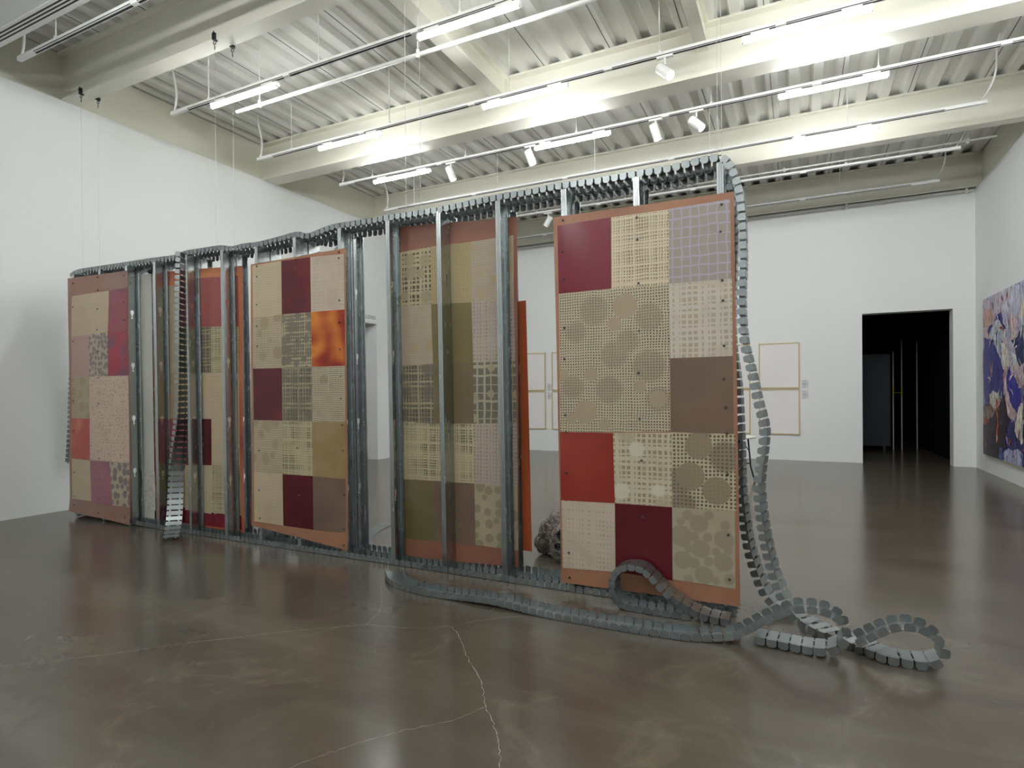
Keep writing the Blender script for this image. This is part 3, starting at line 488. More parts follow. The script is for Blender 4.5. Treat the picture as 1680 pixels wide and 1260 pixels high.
# ------------------------------------------------------------------ the steel stud frame
X_=[-8.136,-7.576,-7.048,-6.525,-5.971,-5.405,-4.855,-4.331,-3.81,-3.257,-2.684,-2.164,-1.602,-1.052,-.485]
LEFT={6,7,10}
frame=thing('stud_frame_sculpture','long free-standing screen of galvanised steel studs between curled steel tracks','sculpture',(-4.3,4.14,0))
O=Vector((-4.3,4.14,0))
def stud_mb(hand,H=3.035):
    """C stud, web at x=0 in the yz plane, flanges toward +x (hand=1) or -x"""
    b=MB(); s=hand; dpt=.15; w=.042
    def strip(p,q,z0=0,z1=H): b.face([(p[0]*s,p[1],z0),(q[0]*s,q[1],z0),(q[0]*s,q[1],z1),(p[0]*s,p[1],z1)])
    for y0,yy in ((0,1),(dpt,-1)):
        pr=[(0,0),(.012,0),(.0145,.004),(.0185,.004),(.021,0),(.0265,0),(.029,.004),(.033,.004),(.0355,0),(w,0),(w,.013)]
        pr=[(a,y0+yy*c) for a,c in pr]
        for p,q in zip(pr,pr[1:]): strip(p,q)
    # web with keyhole punch-outs: two halves around the holes
    yc=dpt/2
    ks=[.60+.62*k for k in range(4)]
    def hole(zc,side):
        pts=[]
        def arc(cz,r,a0,a1,n=7):
            for i in range(n+1):
                a=math.radians(a0+(a1-a0)*i/n); pts.append((yc+side*math.sin(a)*r,cz+ -math.cos(a)*r))
        arc(zc-.045,.0105,0,180); 
        pts.append((yc+side*.0,zc-.03)); pts.append((yc+side*.007,zc-.03)); pts.append((yc+side*.007,zc-.012))
        arc(zc+.012,.019,35,100,5); arc(zc+.03,.019,90,180,6)
        return pts
    for side in (-1,1):
        line=[(yc,0)]
        for k in ks: line+=hole(k,side)
        line.append((yc,H)); outer=[(yc+side*dpt/2,H),(yc+side*dpt/2,0)]
        b.face([(0,y,z) for y,z in line+outer])
    return b
proto={}
for row,y0 in ((0,0),(1,.165)):
    for i,x in enumerate(X_):
        hand=-1 if i in LEFT else 1
        if hand not in proto:
            o=stud_mb(hand).build('stud',M['stud'],frame); proto[hand]=o
        else:
            o=proto[hand].copy(); C.objects.link(o); o.parent=frame
        o.location=(x+.04-O.x,y0,.006); o.rotation_euler=(0,-.0128,0)
topz=[(-8.19,3.03),(-8.135,3.055),(-7.975,3.075),(-7.576,3.072),(-7.047,3.063),(-6.531,3.056),(-6.104,3.048),(-5.971,3.073),(-5.701,3.07),(-5.404,3.065),(-5.228,3.035),(-5.048,3.042),(-4.855,3.034),(-4.534,3.052),(-4.331,3.068),(-4.236,3.05),(-4.174,3.03),(-3.982,3.063),(-3.81,3.079),(-3.475,3.073),(-3.256,3.075),(-2.684,3.068),(-2.164,3.086),(-1.907,3.084),(-1.602,3.091),(-1.315,3.079),(-1.052,3.082),(-.787,3.078),(-.623,3.092),(-.544,3.097),(-.44,3.092)]
botx=[(-8.132,.04),(-7.5,.03),(-6.971,.018),(-6.488,.004),(-5,.004),(-3.5,.004),(-2,.004),(-.37,.004)]
for y0 in (0,.165):
    dz=0 if y0==0 else -.012
    chain_mb([(x-O.x,y0-.001,z+dz+.004) for x,z in topz],sgn=1).build('top_track',M['chain'],frame)
    chain_mb([(x-O.x,y0-.001,z) for x,z in botx],sgn=-1).build('bottom_track',M['chain'],frame)

def chain_thing(name,label,path,W=(0,1,0),sgn=1,flatN=False,group=None,gap=.37,th=.05):
    o=Vector(path[0]); b=chain_mb([Vector(p)-o for p in path],W,sgn,flatN=flatN,gap=gap if name=='hanging_track' else .43,th=th if name=='hanging_track' else .043)
    ob=b.build(name,M['chain'],loc=o); return tag(ob,label,'steel track',group)
Wy=(0,1,0)
Gp=[(-.44,4.14,3.092),(-.395,4.14,3.05),(-.362,4.14,2.988),(-.325,4.14,2.86),(-.307,4.14,2.7),(-.300,4.14,2.42),(-.312,4.14,2.1),(-.298,4.14,1.84),(-.262,4.14,1.674),(-.215,4.14,1.43),(-.180,4.14,1.269),(-.192,4.14,1.107),(-.218,4.14,.904),(-.212,4.14,.742),(-.188,4.14,.543),(-.147,4.14,.346),(-.095,4.12,.2),(-.03,4.08,.09),(.06,4.02,.055),(.16,3.93,.05)]
def rot(a): a=math.radians(a); return (math.sin(a),math.cos(a),0)
GW=[rot(a) for a in (0,0,0,0,0,0,1,2,3,4,5,6,8,9,10,11,13,17,26,30)]
chain_thing('hanging_track','galvanised steel track spilling off the top right corner down to the floor',Gp,GW,1)
Hp=[(-.47,4.32,3.06),(-.41,4.32,3.0),(-.385,4.32,2.85),(-.365,4.32,2.6),(-.378,4.32,2.41),(-.388,4.32,2.112),(-.386,4.32,1.855),(-.37,4.32,1.683),(-.355,4.32,1.512),(-.345,4.32,1.128),(-.343,4.32,.829),(-.325,4.32,.617),(-.295,4.32,.408),(-.235,4.32,.203),(-.17,4.31,.09),(-.08,4.3,.055),(.05,4.3,.05)]
HW=[rot(a) for a in (0,0,0,0,0,0,0,1,2,4,6,8,10,12,16,22,24)]
chain_thing('hanging_track','second steel track dropping close behind the right edge of the nearest panel',Hp,HW,1)
Fp=[(-3.104,3.90,.03),(-2.978,3.76,.012),(-2.838,3.664,.003),(-2.688,3.631,.003),(-2.524,3.604,.003),(-2.368,3.605,.003),(-2.224,3.605,.01),(-2.064,3.6,.02),(-1.909,3.6,.022),(-1.773,3.595,.015),(-1.646,3.59,.008),(-1.416,3.582,.003),(-1.189,3.585,.003),(-1.042,3.583,.003),(-.87,3.59,.003),(-.706,3.60,.004),(-.597,3.613,.004),(-.5,3.64,.006)]
L1=[(-0.403,.02),(-.342,.036),(-.288,.07),(-.245,.099),(-.192,.14),(-.143,.169),(-.089,.199),(-.029,.237),(.024,.248),(.079,.254),(.142,.244),(.189,.222),(.212,.191),(.218,.155),(.206,.113),(.177,.08),(.132,.058),(.054,.05),(-.011,.05),(-.071,.05),(-.125,.05),(-.179,.05),(-.241,.05),(-.30,.05)]
n=len(L1)
Fp+=[(x,3.66+.02*min(1,i/8)+ (.05*max(0,(i-12)/(n-13))),z) for i,(x,z) in enumerate(L1)]
chain_thing('floor_track','long steel track on the floor in front, rising into a loop at right',Fp,Wy,-1)
L2=[(.25,.05),(.304,.05),(.359,.05),(.419,.048),(.477,.046),(.538,.046),(.589,.046),(.626,.052),(.653,.066),(.672,.09),(.674,.123),(.661,.156),(.627,.182),(.579,.203),(.522,.205),(.464,.188),(.413,.155),(.359,.117),(.319,.085),(.262,.052)]
chain_thing('floor_track','steel track loop at the far right end, curled over on the bare floor',[(.17,3.93,.05)]+[(x,3.76+(0 if i>2 else .12-.04*i)-.0*i,z) for i,(x,z) in enumerate(L2)],Wy,1)
Dp=[(-.397,.05),(-.489,.05),(-.572,.062),(-.656,.095),(-.741,.142),(-.813,.196),(-.873,.258),(-.93,.306),(-1.004,.327),(-1.076,.318),(-1.145,.284),(-1.18,.221),(-1.19,.143),(-1.172,.069),(-1.11,.014),(-1.0,.004),(-.9,.004),(-.75,.004),(-.6,.004)]
chain_thing('floor_track','steel track arching up in front of the nearest panel lower edge',[(x,3.935-.0*i,z) for i,(x,z) in enumerate(Dp)],Wy,-1)
def rw(a): a=math.radians(a); return (math.cos(a),math.sin(a),0)
Sp=[(-5.955,4.08,3.06),(-5.961,4.08,2.98),(-5.983,4.08,2.483),(-5.996,4.08,1.892),(-6.024,4.08,1.313),(-6.085,4.06,.921),(-6.13,4.04,.626),(-6.11,4.01,.36),(-6.04,3.95,.2),(-5.95,3.87,.09),(-5.86,3.79,.03)]
SW=[rw(a) for a in (127,127,122,118,108,82,62,56,52,48,44)]
chain_thing('hanging_track','narrow steel track dangling in front of the left half, end on the floor',Sp,SW,1)
Lp=[(-8.2,4.30,3.02),(-8.3,4.30,2.9),(-8.36,4.30,2.5),(-8.41,4.30,2.1),(-8.47,4.3,1.745),(-8.51,4.3,1.4),(-8.545,4.3,1.109),(-8.57,4.28,.85),(-8.595,4.27,.64)]
chain_thing('hanging_track','steel track dangling off the far left end beside the white wall',Lp,[rw(a) for a in (125,125,125,120,110,100,90,70,55)],1)
Ep=[(-3.45,4.50,.004),(-3.62,4.56,.004),(-3.82,4.64,.004),(-3.98,4.8,.004),(-4.08,5.0,.004),(-4.16,5.25,.006),(-4.2,5.5,.006)]
chain_thing('floor_track','short steel track curving away on the floor behind the gap in the wall',Ep,flatN=1,sgn=1)
Bp=[(-4.50,4.30,3.02),(-4.47,4.30,2.96),(-4.40,4.30,2.90),(-4.30,4.30,2.885),(-4.20,4.3,2.90),(-4.10,4.3,2.88),(-3.99,4.3,2.90),(-3.93,4.3,2.95),(-3.90,4.3,3.0)]
chain_thing('hanging_track','crumpled bunch of steel track sagging under the top rail above the third panel',Bp,Wy,1)

# ------------------------------------------------------------------ panels
def bil(c,s,t_):
    (ax,az),(bx,bz),(cx,cz),(dx,dz)=c   # TL TR BR BL
    x=(ax*(1-s)+bx*s)*(1-t_)+(dx*(1-s)+cx*s)*t_; z=(az*(1-s)+bz*s)*(1-t_)+(dz*(1-s)+cz*s)*t_
    return x,z
def sheet_mb(c,y0,off,fn,nx=10,nz=14,thick=0,x_0=0):
    b=MB(); G=[[None]*(nx+1) for _ in range(nz+1)]
    for j in range(nz+1):
        for i in range(nx+1):
            x,z=bil(c,i/nx,j/nz); G[j][i]=(x-x_0,y0+fn(x,z)+off,z,x,z)
    def quad(a,bb,cc,d,dy=0,flip=False):
        q=[a,bb,cc,d]
        if flip: q=q[::-1]
        b.face([(p[0],p[1]+dy,p[2]) for p in q],[(p[3],p[4]) for p in q])
    for j in range(nz):
        for i in range(nx):
            quad(G[j][i],G[j+1][i],G[j+1][i+1],G[j][i+1])
            if thick: quad(G[j][i],G[j+1][i],G[j+1][i+1],G[j][i+1],thick,True)
    if thick:
        ring=[G[0][i] for i in range(nx+1)]+[G[j][nx] for j in range(1,nz+1)]+[G[nz][i] for i in range(nx-1,-1,-1)]+[G[j][0] for j in range(nz-1,0,-1)]
        for p,q in zip(ring,ring[1:]+ring[:1]):
            b.face([p[:3],q[:3],(q[0],q[1]+thick,q[2]),(p[0],p[1]+thick,p[2])],[(p[3],p[4]),(q[3],q[4]),(q[3],q[4]),(p[3],p[4])])
    return b
P5MAP=dict(gridcirc_big='big_P5',gridcirc_dark='dark_P5',tan_circles='tan_P5',plaid_blob='blob_P5')
def panel(key,label,mat,seed,flare=0,screws=True,amp=.004):
    d=D[key]; y0=d['y']; xs=[p[0] for p in d['outer']]; x_0=sum(xs)/4
    zb=min(d['outer'][2][1],d['outer'][3][1])
    def fn(x,z):
        v=amp*math.sin(x*5.2+seed)*math.sin(z*2.1+seed*2)+amp*.5*math.sin(x*11+z*3+seed)
        k=max(0,1-(z-zb)/.28); v-= flare*k*k*(1 if x<x_0 else .6)
        return v-amp
    t=thing('latex_panel',label,'artwork panel',(x_0,0,0),'patchwork latex panels')
    sheet_mb(d['outer'],y0,0,fn,14,26,thick=.002,x_0=x_0).build('backing_sheet',mat,t,smooth=True)
    pts_=[]
    for k,(mn,c) in enumerate(d['patches']):
        po=sheet_mb(c,y0,-.0022-.0003*(k%3),fn,8,8,thick=.0012,x_0=x_0).build('patch',M[P5MAP.get(mn,mn) if key=='P5' else mn],t,smooth=True); pts_.append((po,c))
    if screws and key in D['screws']:
        sc=None
        for x,z in D['screws'][key]:
            if sc is None:
                b=MB(); b.tube([(0,.006,0),(0,0,0),(0,-.0045,0)],[.0088,.0088,.0055],8); b.tube([(0,-.004,0),(0,-.007,0)],.004,6)
                sc=b.build('screw',M['screw'],t); o=sc
            else: o=sc.copy(); C.objects.link(o); o.parent=t
            o.location=(x-x_0,y0+fn(x,z)-.006,z)
            for po,c in pts_:
                if min(c[0][0],c[3][0])<x<max(c[1][0],c[2][0]) and min(c[2][1],c[3][1])<z<max(c[0][1],c[1][1]): o.parent=po; break
    return t
panel('P5','nearest and largest patchwork latex panel, crimson square at its top left',M['latex_orange'],.5,0)
panel('P4','patchwork latex panel behind the studs right of centre, olive and tan plaid',M['latex_rust'],1.7,.0)
panel('P3','middle patchwork latex panel on the front of the wall with a flame-coloured square',M['latex_orange'],2.9,.0)
panel('P2','patchwork latex panel behind the studs left of centre, dusty rose band at its top',M['latex_peach'],4.1,.0)
panel('P1','leftmost patchwork latex panel with brownish pink border curling at the bottom',M['latex_brown'],5.3,.03)
p0=panel('P0','narrow milky white latex strip behind the studs right of the leftmost panel',M['latex_pale'],6.1,.0)
sheet_mb([(-7.02,.62),(-6.76,.62),(-6.75,.16),(-7.0,.17)],4.30,-.006,lambda x,z:-.004,6,8,x_0=p0.location.x).build('patch',M['pale_circles'],p0)
tag(panel('P6','plain orange latex sheet behind the studs, only its right edge showing',M['latex_bright'],7.7,.0,amp=.002),'plain orange latex sheet on the back of the wall, only its right edge showing','artwork panel')

# ------------------------------------------------------------------ suspension cables
cab=[(-8.23,4.315,'leftmost front'),(-8.2,4.5,'leftmost rear'),(-5.69,4.315,'second front'),(-5.64,4.5,'second rear'),(-3.16,4.315,'third front'),(-3.13,4.5,'third rear'),(-.497,4.315,'rightmost front'),(-.49,4.5,'rightmost rear')]
for x,y,nm in cab:
    t=thing('suspension_cable','thin steel cable from the nearest ceiling beam, '+nm+' one','cable',(x,y,0),'suspension cables')
    b=MB(); b.cyl((0,0,3.04 if y<4.4 else 3.03),(0,0,ZB-.13),.0017,6); b.build('wire',M['wire'],t)
    b=MB()
    s=-1 if y<4.4 else 1
    b.box(-.018,s*.008-.014,ZB-.03,.018,s*.008+.014,ZB+.045); b.box(-.012,-.03 if s>0 else -.004,ZB-.03,.012,.004 if s>0 else .03,ZB-.018); b.cyl((.0,s*.02,ZB+.01),(.025,s*.03,ZB+.05),.006,8)
    b.build('beam_clamp',M['iron'],t)
    b=MB(); R_=.02; cz=ZB-.055
    b.tube([(R_*math.cos(a),0,cz+R_*math.sin(a)) for a in [2*PI*i/14 for i in range(15)]],.0042,8,cap=False); b.tube([(0,0,ZB-.085),(0,0,ZB-.13)],.0045,8)
    b.build('eye_ring',M['iron'],t,smooth=True)

# ------------------------------------------------------------------ back wall: framed works and cards
M['frame']=flat('pale_wood_frame',(206,186,140),.5,vary=.08,scale=12)
t=NT('embossed_white_paper'); uv=t.new('ShaderNodeTexCoord').outputs['Object']
nn=t.noise(uv,3,4,.6,1.2); t.bump(nn,.35,.02); M['paper']=t.set(col=srgb(240,238,238),rough=.7)
M['card']=flat('white_card',(228,228,232),.6)
M['ink']=flat('grey_print',(120,120,124),.7)
cols=[.035-.994*k for k in range(8)]
names={0:'beside the dark doorway',1:'half behind the hanging track',5:'mostly hidden by the nearest panel',6:'beside the orange sheet edge'}
for k in (0,1,5,6):
    x1=cols[k]; x0_=x1-.815
    for r,(z0,z1) in enumerate(((1.572,2.566),(.558,1.552))):
        t=thing('framed_drawing',('upper ' if r==0 else 'lower ')+'white sheet in pale wood frame, '+names[k],'framed picture',((x0_+x1)/2,YB,(z0+z1)/2),'framed white sheets on the far wall')
        w_,h_=.4075,(z1-z0)/2; f=.023
        b=MB()
        b.box(-w_,-.035,-h_,w_,0,-h_+f); b.box(-w_,-.035,h_-f,w_,0,h_); b.box(-w_,-.035,-h_+f,-w_+f,0,h_-f); b.box(w_-f,-.035,-h_+f,w_,0,h_-f); b.build('frame',M['frame'],t)
        b=MB(); b.box(-w_+f,-.022,-h_+f,w_-f,-.004,h_-f); b.build('paper_sheet',M['paper'],t)
for k in (0,6):
    for r,z in enumerate((1.66,1.43)):
        t=thing('wall_label',('upper ' if r==0 else 'lower ')+('white text card beside the frames nearest the dark doorway' if k==0 else 'white text card in the gap left of the nearest panel'),'wall label',(cols[k]+.105,YB,z),'text cards on the far wall')
        b=MB(); b.box(-.068,-.006,-.1,.068,0,.1); b.build('card',M['card'],t)
        b=MB()
        for i,zz in enumerate([.07,.055,.03,.017,.004,-.009,-.022,-.035,-.06,-.072]):
            b.box(-.055,-.0065,zz,-.055+(.11 if i%3 else .07),-.006,zz+.005)
        b.build('printed_lines',M['ink'],t)

# lettering over the side opening
fc=bpy.data.curves.new('wall_lettering','FONT'); fc.body='GALLERIES'; fc.size=.115; fc.extrude=.001; fc.align_x='RIGHT'
fo=bpy.data.objects.new('tmp',fc); C.objects.link(fo); bpy.context.view_layer.update()
me=bpy.data.meshes.new_from_object(fo); bpy.data.objects.remove(fo)
me.materials.clear(); me.materials.append(flat('grey_lettering',(120,122,122),.6))
lo=bpy.data.objects.new('wall_lettering',me); C.objects.link(lo)
lo.matrix_world=Matrix(((0,0,1,XL+.002),(1,0,0,10.67),(0,1,0,3.215),(0,0,0,1)))
tag(lo,'grey letters GALLERIES on the left wall above the side opening','lettering')

# ------------------------------------------------------------------ painting on the right wall
t=NT('abstract_oil_paint'); tc=t.new('ShaderNodeTexCoord').outputs['Object']
sp=t.new('ShaderNodeSeparateXYZ'); t.lk(tc,sp.inputs[0])
ns=t.new('ShaderNodeTexNoise'); ns.inputs['Scale'].default_value=2.1; ns.inputs['Detail'].default_value=5; t.lk(tc,ns.inputs['Vector'])
va=t.new('ShaderNodeVectorMath',operation='MULTIPLY_ADD'); t.lk(ns.outputs['Color'],va.inputs[0]); va.inputs[1].default_value=(.9,.9,.9); t.lk(tc,va.inputs[2])
mp=t.new('ShaderNodeMapping'); mp.inputs['Scale'].default_value=(1,1.9,.85); mp.inputs['Rotation'].default_value=(.45,0,0); t.lk(va.outputs[0],mp.inputs[0])
n1=t.noise(mp.outputs[0],1.35,3,.5,.6); n2=t.noise(mp.outputs[0],4.2,6,.65,1.2); n3=t.noise(tc,14,5,.7,1.5)
# upper part pale with blue wedges, lower part dark with blue and flesh strokes
colA=t.ramp(n1,[(.36,srgb(38,36,128)),(.44,srgb(60,62,150)),(.47,srgb(176,176,206)),(.55,srgb(206,196,212)),(.62,srgb(214,166,160)),(.7,srgb(234,224,206))])
colB=t.ramp(n1,[(.34,srgb(24,20,34)),(.43,srgb(30,32,110)),(.5,srgb(40,44,150)),(.54,srgb(216,190,180)),(.6,srgb(60,30,34)),(.7,srgb(170,168,204))])
zz=t.smooth(t.math('MULTIPLY_ADD',n2,1.4,t.math('ADD',sp.outputs[2],-.7)),-.35,.35)
c=t.mix(zz,colB,colA)
c=t.mix(t.math('MULTIPLY',t.smooth(n2,.56,.66),.75),c,srgb(226,214,214))
c=t.mix(t.math('MULTIPLY',t.smooth(n2,.42,.34),.6),c,srgb(30,26,84))
c=t.mix(t.math('MULTIPLY',t.smooth(n3,.66,.74),.8),c,srgb(206,84,52))
t.bump(n3,.3,.01); M['painting']=t.set(col=c,rough=.4)
t=thing('abstract_painting','large unframed abstract oil painting in blue, pink and white on the right wall','painting',(XR,11.45,1.74))
SHAPES=[('pinkgrey',[(13.387,3.156),(12.332,3.143),(12.206,2.962),(12.427,2.689),(12.796,2.63),(13.395,2.647)]),('peach',[(13.39,2.931),(12.838,2.949),(12.747,2.696),(13.138,2.651),(13.395,2.662)]),('blue',[(12.447,3.161),(12.205,2.989),(12.337,2.816),(12.086,2.491),(12.341,2.57),(12.517,2.671),(12.796,2.616),(13.04,2.495),(13.14,2.533),(12.607,2.737),(12.249,2.927)]),('lilac',[(12.332,3.143),(11.262,3.151),(11.271,2.462),(11.572,2.366),(11.805,2.308),(12.086,2.491),(12.294,2.783),(12.206,2.962)]),('palepink',[(11.878,2.759),(11.569,2.619),(11.61,2.369),(11.805,2.308),(11.963,2.479)]),('cream',[(11.417,2.852),(11.266,2.856),(11.27,2.511),(11.421,2.602)]),('greywhite',[(13.04,2.495),(12.796,2.616),(12.517,2.671),(12.341,2.57),(12.086,2.491),(12.047,2.354),(12.301,2.321),(12.435,2.221),(12.35,1.996),(12.526,2.116),(12.753,2.328),(12.992,2.404)]),('deepblue',[(13.398,2.467),(13.041,2.423),(12.707,2.268),(12.437,2.056),(12.265,1.829),(12.226,1.611),(12.315,1.394),(12.674,1.448),(12.958,1.49),(13.159,1.329),(13.418,1.28)]),('navy',[(11.572,2.366),(11.271,2.462),(11.278,1.945),(11.468,1.853),(11.616,1.961),(11.667,2.143),(11.805,2.308)]),('cream',[(12.345,2.324),(12.049,2.221),(11.888,2.026),(11.931,1.871),(12.222,1.855),(12.35,1.996)]),('white',[(11.807,2.126),(11.615,2.063),(11.58,1.857),(11.733,1.812),(11.826,1.945)]),('palepink',[(12.222,1.855),(12.012,1.874),(12.124,1.637),(12.019,1.449),(11.665,1.168),(11.745,1.01),(12.025,1.024),(12.187,1.341),(12.269,1.612)]),('ultramarine',[(12.012,1.874),(11.658,1.655),(11.363,1.501),(11.401,1.351),(11.666,1.142),(12.059,1.502),(12.124,1.637)]),('palepink',[(11.542,1.881),(11.281,1.747),(11.283,1.55),(11.434,1.601),(11.619,1.757)]),('cream',[(13.008,1.418),(12.814,1.49),(12.536,1.448),(12.448,1.365),(12.629,1.335),(12.771,1.191),(12.963,1.215)]),('ochre',[(13.42,1.205),(13.06,1.272),(12.772,1.163),(13.064,1.009),(13.423,1.024)]),('redd',[(13.423,0.979),(13.164,1.019),(13.016,0.938),(13.167,0.857),(13.426,0.828)]),('darkbrown',[(13.425,0.874),(13.016,0.952),(12.678,1.137),(12.229,1.367),(12.025,1.024),(12.151,0.911),(12.114,0.564),(12.553,0.359),(13.435,0.315)]),('coralr',[(12.675,1.363),(12.565,1.336),(12.595,0.607),(12.686,0.628),(12.643,1.054)]),('cream',[(11.286,1.303),(11.514,1.198),(11.708,0.883),(11.633,0.708),(11.41,0.65),(11.294,0.709)]),('darkblue',[(11.903,1.003),(11.706,1.012),(11.709,0.805),(11.484,0.644),(11.295,0.647),(11.296,0.585),(11.91,0.516),(12.03,0.678)]),('lavender',[(12.243,0.472),(11.83,0.537),(11.296,0.56),(11.3,0.288),(12.245,0.295)]),('midblue',[(12.553,0.359),(12.46,0.535),(12.328,0.546),(12.245,0.295)])]
PC={'pinkgrey':(186,170,190),'peach':(206,160,148),'blue':(52,54,140),'lilac':(190,190,214),'palepink':(214,186,190),'cream':(222,214,200),'greywhite':(200,204,212),'deepblue':(44,48,138),'navy':(38,42,92),'white':(214,220,222),'ultramarine':(46,44,150),'ochre':(128,112,92),'redd':(160,40,44),'darkbrown':(50,34,44),'coralr':(206,84,52),'darkblue':(50,52,110),'lavender':(176,180,216),'midblue':(84,108,176)}
def paintmat(n,c):
    t=NT('paint_'+n); tc=t.new('ShaderNodeTexCoord').outputs['Object']
    mp=t.new('ShaderNodeMapping'); mp.inputs['Scale'].default_value=(1,2.6,1); mp.inputs['Rotation'].default_value=(.5,0,0); t.lk(tc,mp.inputs[0])
    a=t.noise(mp.outputs[0],3.0,5,.66,2.2); g=t.noise(mp.outputs[0],11,5,.7,1.0)
    lo=tuple(max(0,int(x*.62)) for x in c); hi=tuple(min(255,int(x*1.0+48)) for x in c)
    col=t.ramp(a,[(.33,srgb(*lo)),(.5,srgb(*c)),(.66,srgb(*hi))])
    col=t.mix(t.math('MULTIPLY',t.smooth(g,.58,.72),.5),col,srgb(214,196,200))
    return t.set(col=col,rough=.4)
t2=thing('abstract_painting','large unframed abstract oil painting in blue, pink and white on the right wall','painting',(XR-.002,11.45,1.74))
bpy.data.objects.remove(t); t=t2
b=MB(); b.box(-.05,-2.0,-1.41,-.012,1.98,1.41); b.build('canvas',M['painting'],t)
keys=list(PC); b=MB()
from mathutils import noise as _mn
for k,(nm,pts) in enumerate(SHAPES):
    out=[]
    for (y0,z0),(y1,z1) in zip(pts,pts[1:]+pts[:1]):
        n_=max(1,int(math.hypot(y1-y0,z1-z0)/.035))
        for i_ in range(n_):
            s=i_/n_; y=y0+(y1-y0)*s; z=z0+(z1-z0)*s
            w_=_mn.noise_vector(Vector((y*3.2,z*3.2,k*1.7)))*.07+_mn.noise_vector(Vector((y*14,z*14,k)))*.025
            y=min(13.43,y+w_.x*1.4); z=min(3.15,max(.33,z+w_.y*1.2)); out.append((y,z))
    b.face([(-.0505-.0002*k,y-11.45,z-1.74) for y,z in out],m=keys.index(nm))
rs=random.Random(3)
cl=['white','cream','palepink','lavender','blue','greywhite','peach','midblue','coralr','navy']
for q in range(150):
    y=rs.uniform(10,13.35); z=rs.uniform(.38,3.08); a=rs.gauss(1.9,.7); L=rs.uniform(.06,.32); w_=rs.uniform(.008,.03); cu=rs.uniform(-1.2,1.2)
    nm=rs.choice(cl if z>1.2 else ['white','coralr','palepink','blue','midblue','ultramarine','darkbrown','redd','cream'])
    L_=[];R_=[]
    for k in range(9):
        s=k/8; aa=a+cu*s; y+=math.cos(aa)*L/8; z+=math.sin(aa)*L/8; ww=w_*math.sin(PI*(.08+.88*s))*rs.uniform(.7,1.2)
        yy=min(13.42,y); zz_=min(3.13,max(.34,z))
        L_.append((yy-math.sin(aa)*ww,zz_+math.cos(aa)*ww)); R_.append((yy+math.sin(aa)*ww,zz_-math.cos(aa)*ww))
    b.face([(-.0552-.00002*q,y_-11.45,min(1.405,max(-1.405,z_-1.74))) for y_,z_ in L_+R_[::-1]],m=keys.index(nm))
b.build('paint_surface',[paintmat(n,PC[n]) for n in keys],t)
b=MB(); b.box(-.035,-1.9,-1.46,0,1.9,1.35); b.build('stretcher',flat('stretcher_wood',(196,188,168),.6),t)

# ------------------------------------------------------------------ things in the dark room
M['pole']=flat('pale_aluminium',(190,196,200),.4,.0)
M['tape']=flat('yellow_tape',(190,180,30),.5)
M['panelblack']=flat('charcoal_board',(30,36,42),.6)
t=thing('pole_structure','thin pale poles of a see-through booth standing in the dark room','frame structure',(2.36,17.66,0))
for dx,dy,h in ((-.19,-.075,2.5),(0,0,2.8),(.37,.32,2.76)):
    b=MB(); b.cyl((dx,dy,0),(dx,dy,h),.013,8); b.build('pole',M['pole'],t)
for dx,dy in ((-.19,-.075),(0,0)):
    b=MB(); b.cyl((dx,dy,1.36),(dx,dy,1.62),.016,8); b.build('tape_band',M['tape'],t)
b=MB(); b.cyl((-.19,-.075,1.45),(0,0,1.45),.006,6); b.build('tape_strip',M['tape'],t)
b=MB(); b.cyl((-2.2,-.3,2.8),(0,0,2.8),.006,6); b.cyl((0,0,2.8),(.37,.32,2.76),.006,6); b.build('top_rail',M['panelblack'],t)
b=MB(); b.box(.9,17.2,.12,2.06,17.26,2.42); b.box(1.0,17.2,0,1.06,17.26,.12); b.box(1.9,17.2,0,1.96,17.26,.12)
tag(b.build('standing_board',M['panelblack']),'dark board standing left of the poles in the dark room','board')

# ------------------------------------------------------------------ stool
t=thing('stool','round white-topped stool with black bent metal legs behind the hanging track','stool',(-.87,10.5,0))
M['top']=flat('speckled_white_top',(226,226,214),.4,vary=.12,scale=40)
b=MB(); b.tube([(0,0,.725),(0,0,.735),(0,0,.755),(0,0,.762)],[.23,.25,.25,.24],32); b.build('seat',M['top'],t)
for a in (20,140,260):
    a=math.radians(a); c_,s_=math.cos(a),math.sin(a)
    b=MB(); b.tube([(.12*c_,.12*s_,.725),(.15*c_,.15*s_,.4),(.16*c_,.16*s_,.25),(.2*c_,.2*s_,.1),(.235*c_,.235*s_,0)],.013,8); b.build('leg',M['iron'],t,smooth=True)
    a2=a+math.radians(120)
    b=MB(); b.tube([(.155*c_,.155*s_,.3),(.155*math.cos(a2),.155*math.sin(a2),.3)],.008,6); b.build('rung',M['iron'],t)
    b=MB(); b.tube([(.145*c_,.145*s_,.5),(0,0,.71)],.008,6); b.build('brace',M['iron'],t)

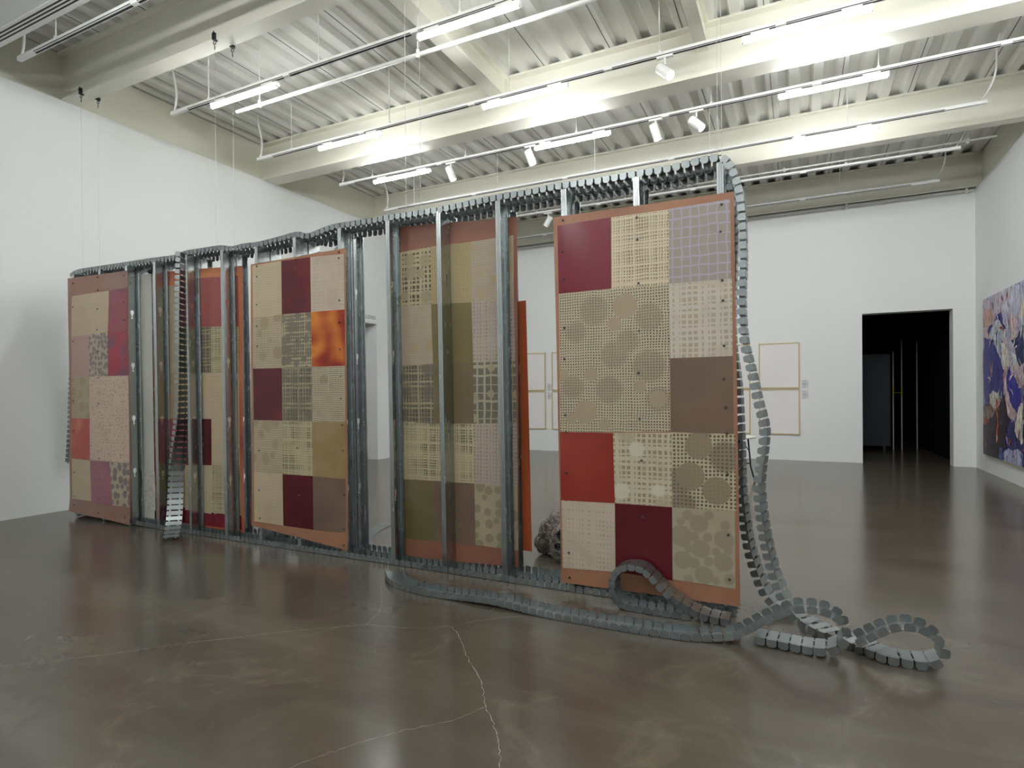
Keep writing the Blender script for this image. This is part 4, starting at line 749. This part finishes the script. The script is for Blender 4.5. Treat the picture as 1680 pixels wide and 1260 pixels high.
# ------------------------------------------------------------------ cast rock-like sculpture behind the wall
def lump(name,parts,holes,mat,parent,seed,sub=5,amp=.018,pit=False):
    from mathutils import noise as mn
    bm=bmesh.new(); bmesh.ops.create_icosphere(bm,subdivisions=sub,radius=1)
    for v in bm.verts:
        n_=v.co.normalized()
        r=.02
        # support-function blend of ellipsoids cast from a common centre
        best=0
        for c,rad in parts:
            c=Vector(c); A=sum((n_[i]/rad[i])**2 for i in range(3)); B=-2*sum(n_[i]*c[i]/rad[i]**2 for i in range(3)); Cc=sum((c[i]/rad[i])**2 for i in range(3))-1
            disc=B*B-4*A*Cc
            if disc>0: best=max(best,(-B+math.sqrt(disc))/(2*A))
        p=n_*best
        if pit:
            for c,rr,dp in holes:
                d_=math.hypot(p.x-c[0],(p.z-c[2]))
                if p.y<0 and d_<rr: p.y+=dp*min(1,2.6*(1-d_/rr))
                elif p.y<0 and d_<rr*1.35: p.y-=.008
        for c,rr,dp in ([] if pit else holes):
            d_=(p-Vector(c)).length
            if d_<rr: p-= n_*dp*(1-(d_/rr)**2)
            elif d_<rr*1.45: p+= n_*.006
        q=p*18+Vector((seed,0,0)); p+= n_*(amp*mn.fractal(q,1,2,4)+.006*mn.noise(p*70))
        v.co=p
    me=bpy.data.meshes.new(name); bm.to_mesh(me); bm.free(); me.materials.append(mat)
    for pl in me.polygons: pl.use_smooth=True
    o=bpy.data.objects.new(name,me); C.objects.link(o); o.parent=parent; return o
t=NT('pitted_grey_cast'); tc=t.new('ShaderNodeTexCoord').outputs['Object']
n1=t.noise(tc,26,6,.7); v=t.new('ShaderNodeTexVoronoi'); v.inputs['Scale'].default_value=75; t.lk(tc,v.inputs['Vector'])
t.bump(t.math('MULTIPLY',t.smooth(v.outputs['Distance'],.1,.55),t.math('ADD',n1,.5)),.9,.02)
M['rock']=t.set(col=t.ramp(n1,[(.32,srgb(88,84,80)),(.5,srgb(140,136,130)),(.68,srgb(196,192,184))]),rough=.5,metal=.2)
rk=thing('cast_sculpture','pitted grey bone-like cast lying on the floor, left of the nearest panel','sculpture',(-2.03,4.98,0))
o=lump('body',[((.0,.0,.03),(.12,.12,.16)),((.03,.02,.13),(.075,.08,.12)),((-.07,.0,-.06),(.1,.11,.1)),((.1,.03,-.02),(.12,.12,.16))],[((.0,-.07,.15),.024,.035),((.04,-.08,.19),.016,.025),((-.02,-.11,.03),.02,.02)],M['rock'],rk,1.3,amp=.012)
o.location=(-.03,.06,.165)
o=lump('ring_face',[((.0,0,.0),(.15,.055,.17)),((.05,.0,.03),(.12,.06,.16)),((-.03,-.0,-.04),(.11,.055,.12))],[((-.035,-.05,.06),.05,.085),((-.055,-.05,-.035),.034,.075),((.03,-.05,-.075),.036,.07),((.06,-.05,.05),.045,.08),((-.0,-.05,.005),.012,-.01)],M['rock'],rk,4.1,sub=6,amp=.007,pit=True)
o.location=(.172,-.13,.172); o.rotation_euler=(-.1,.12,.3)
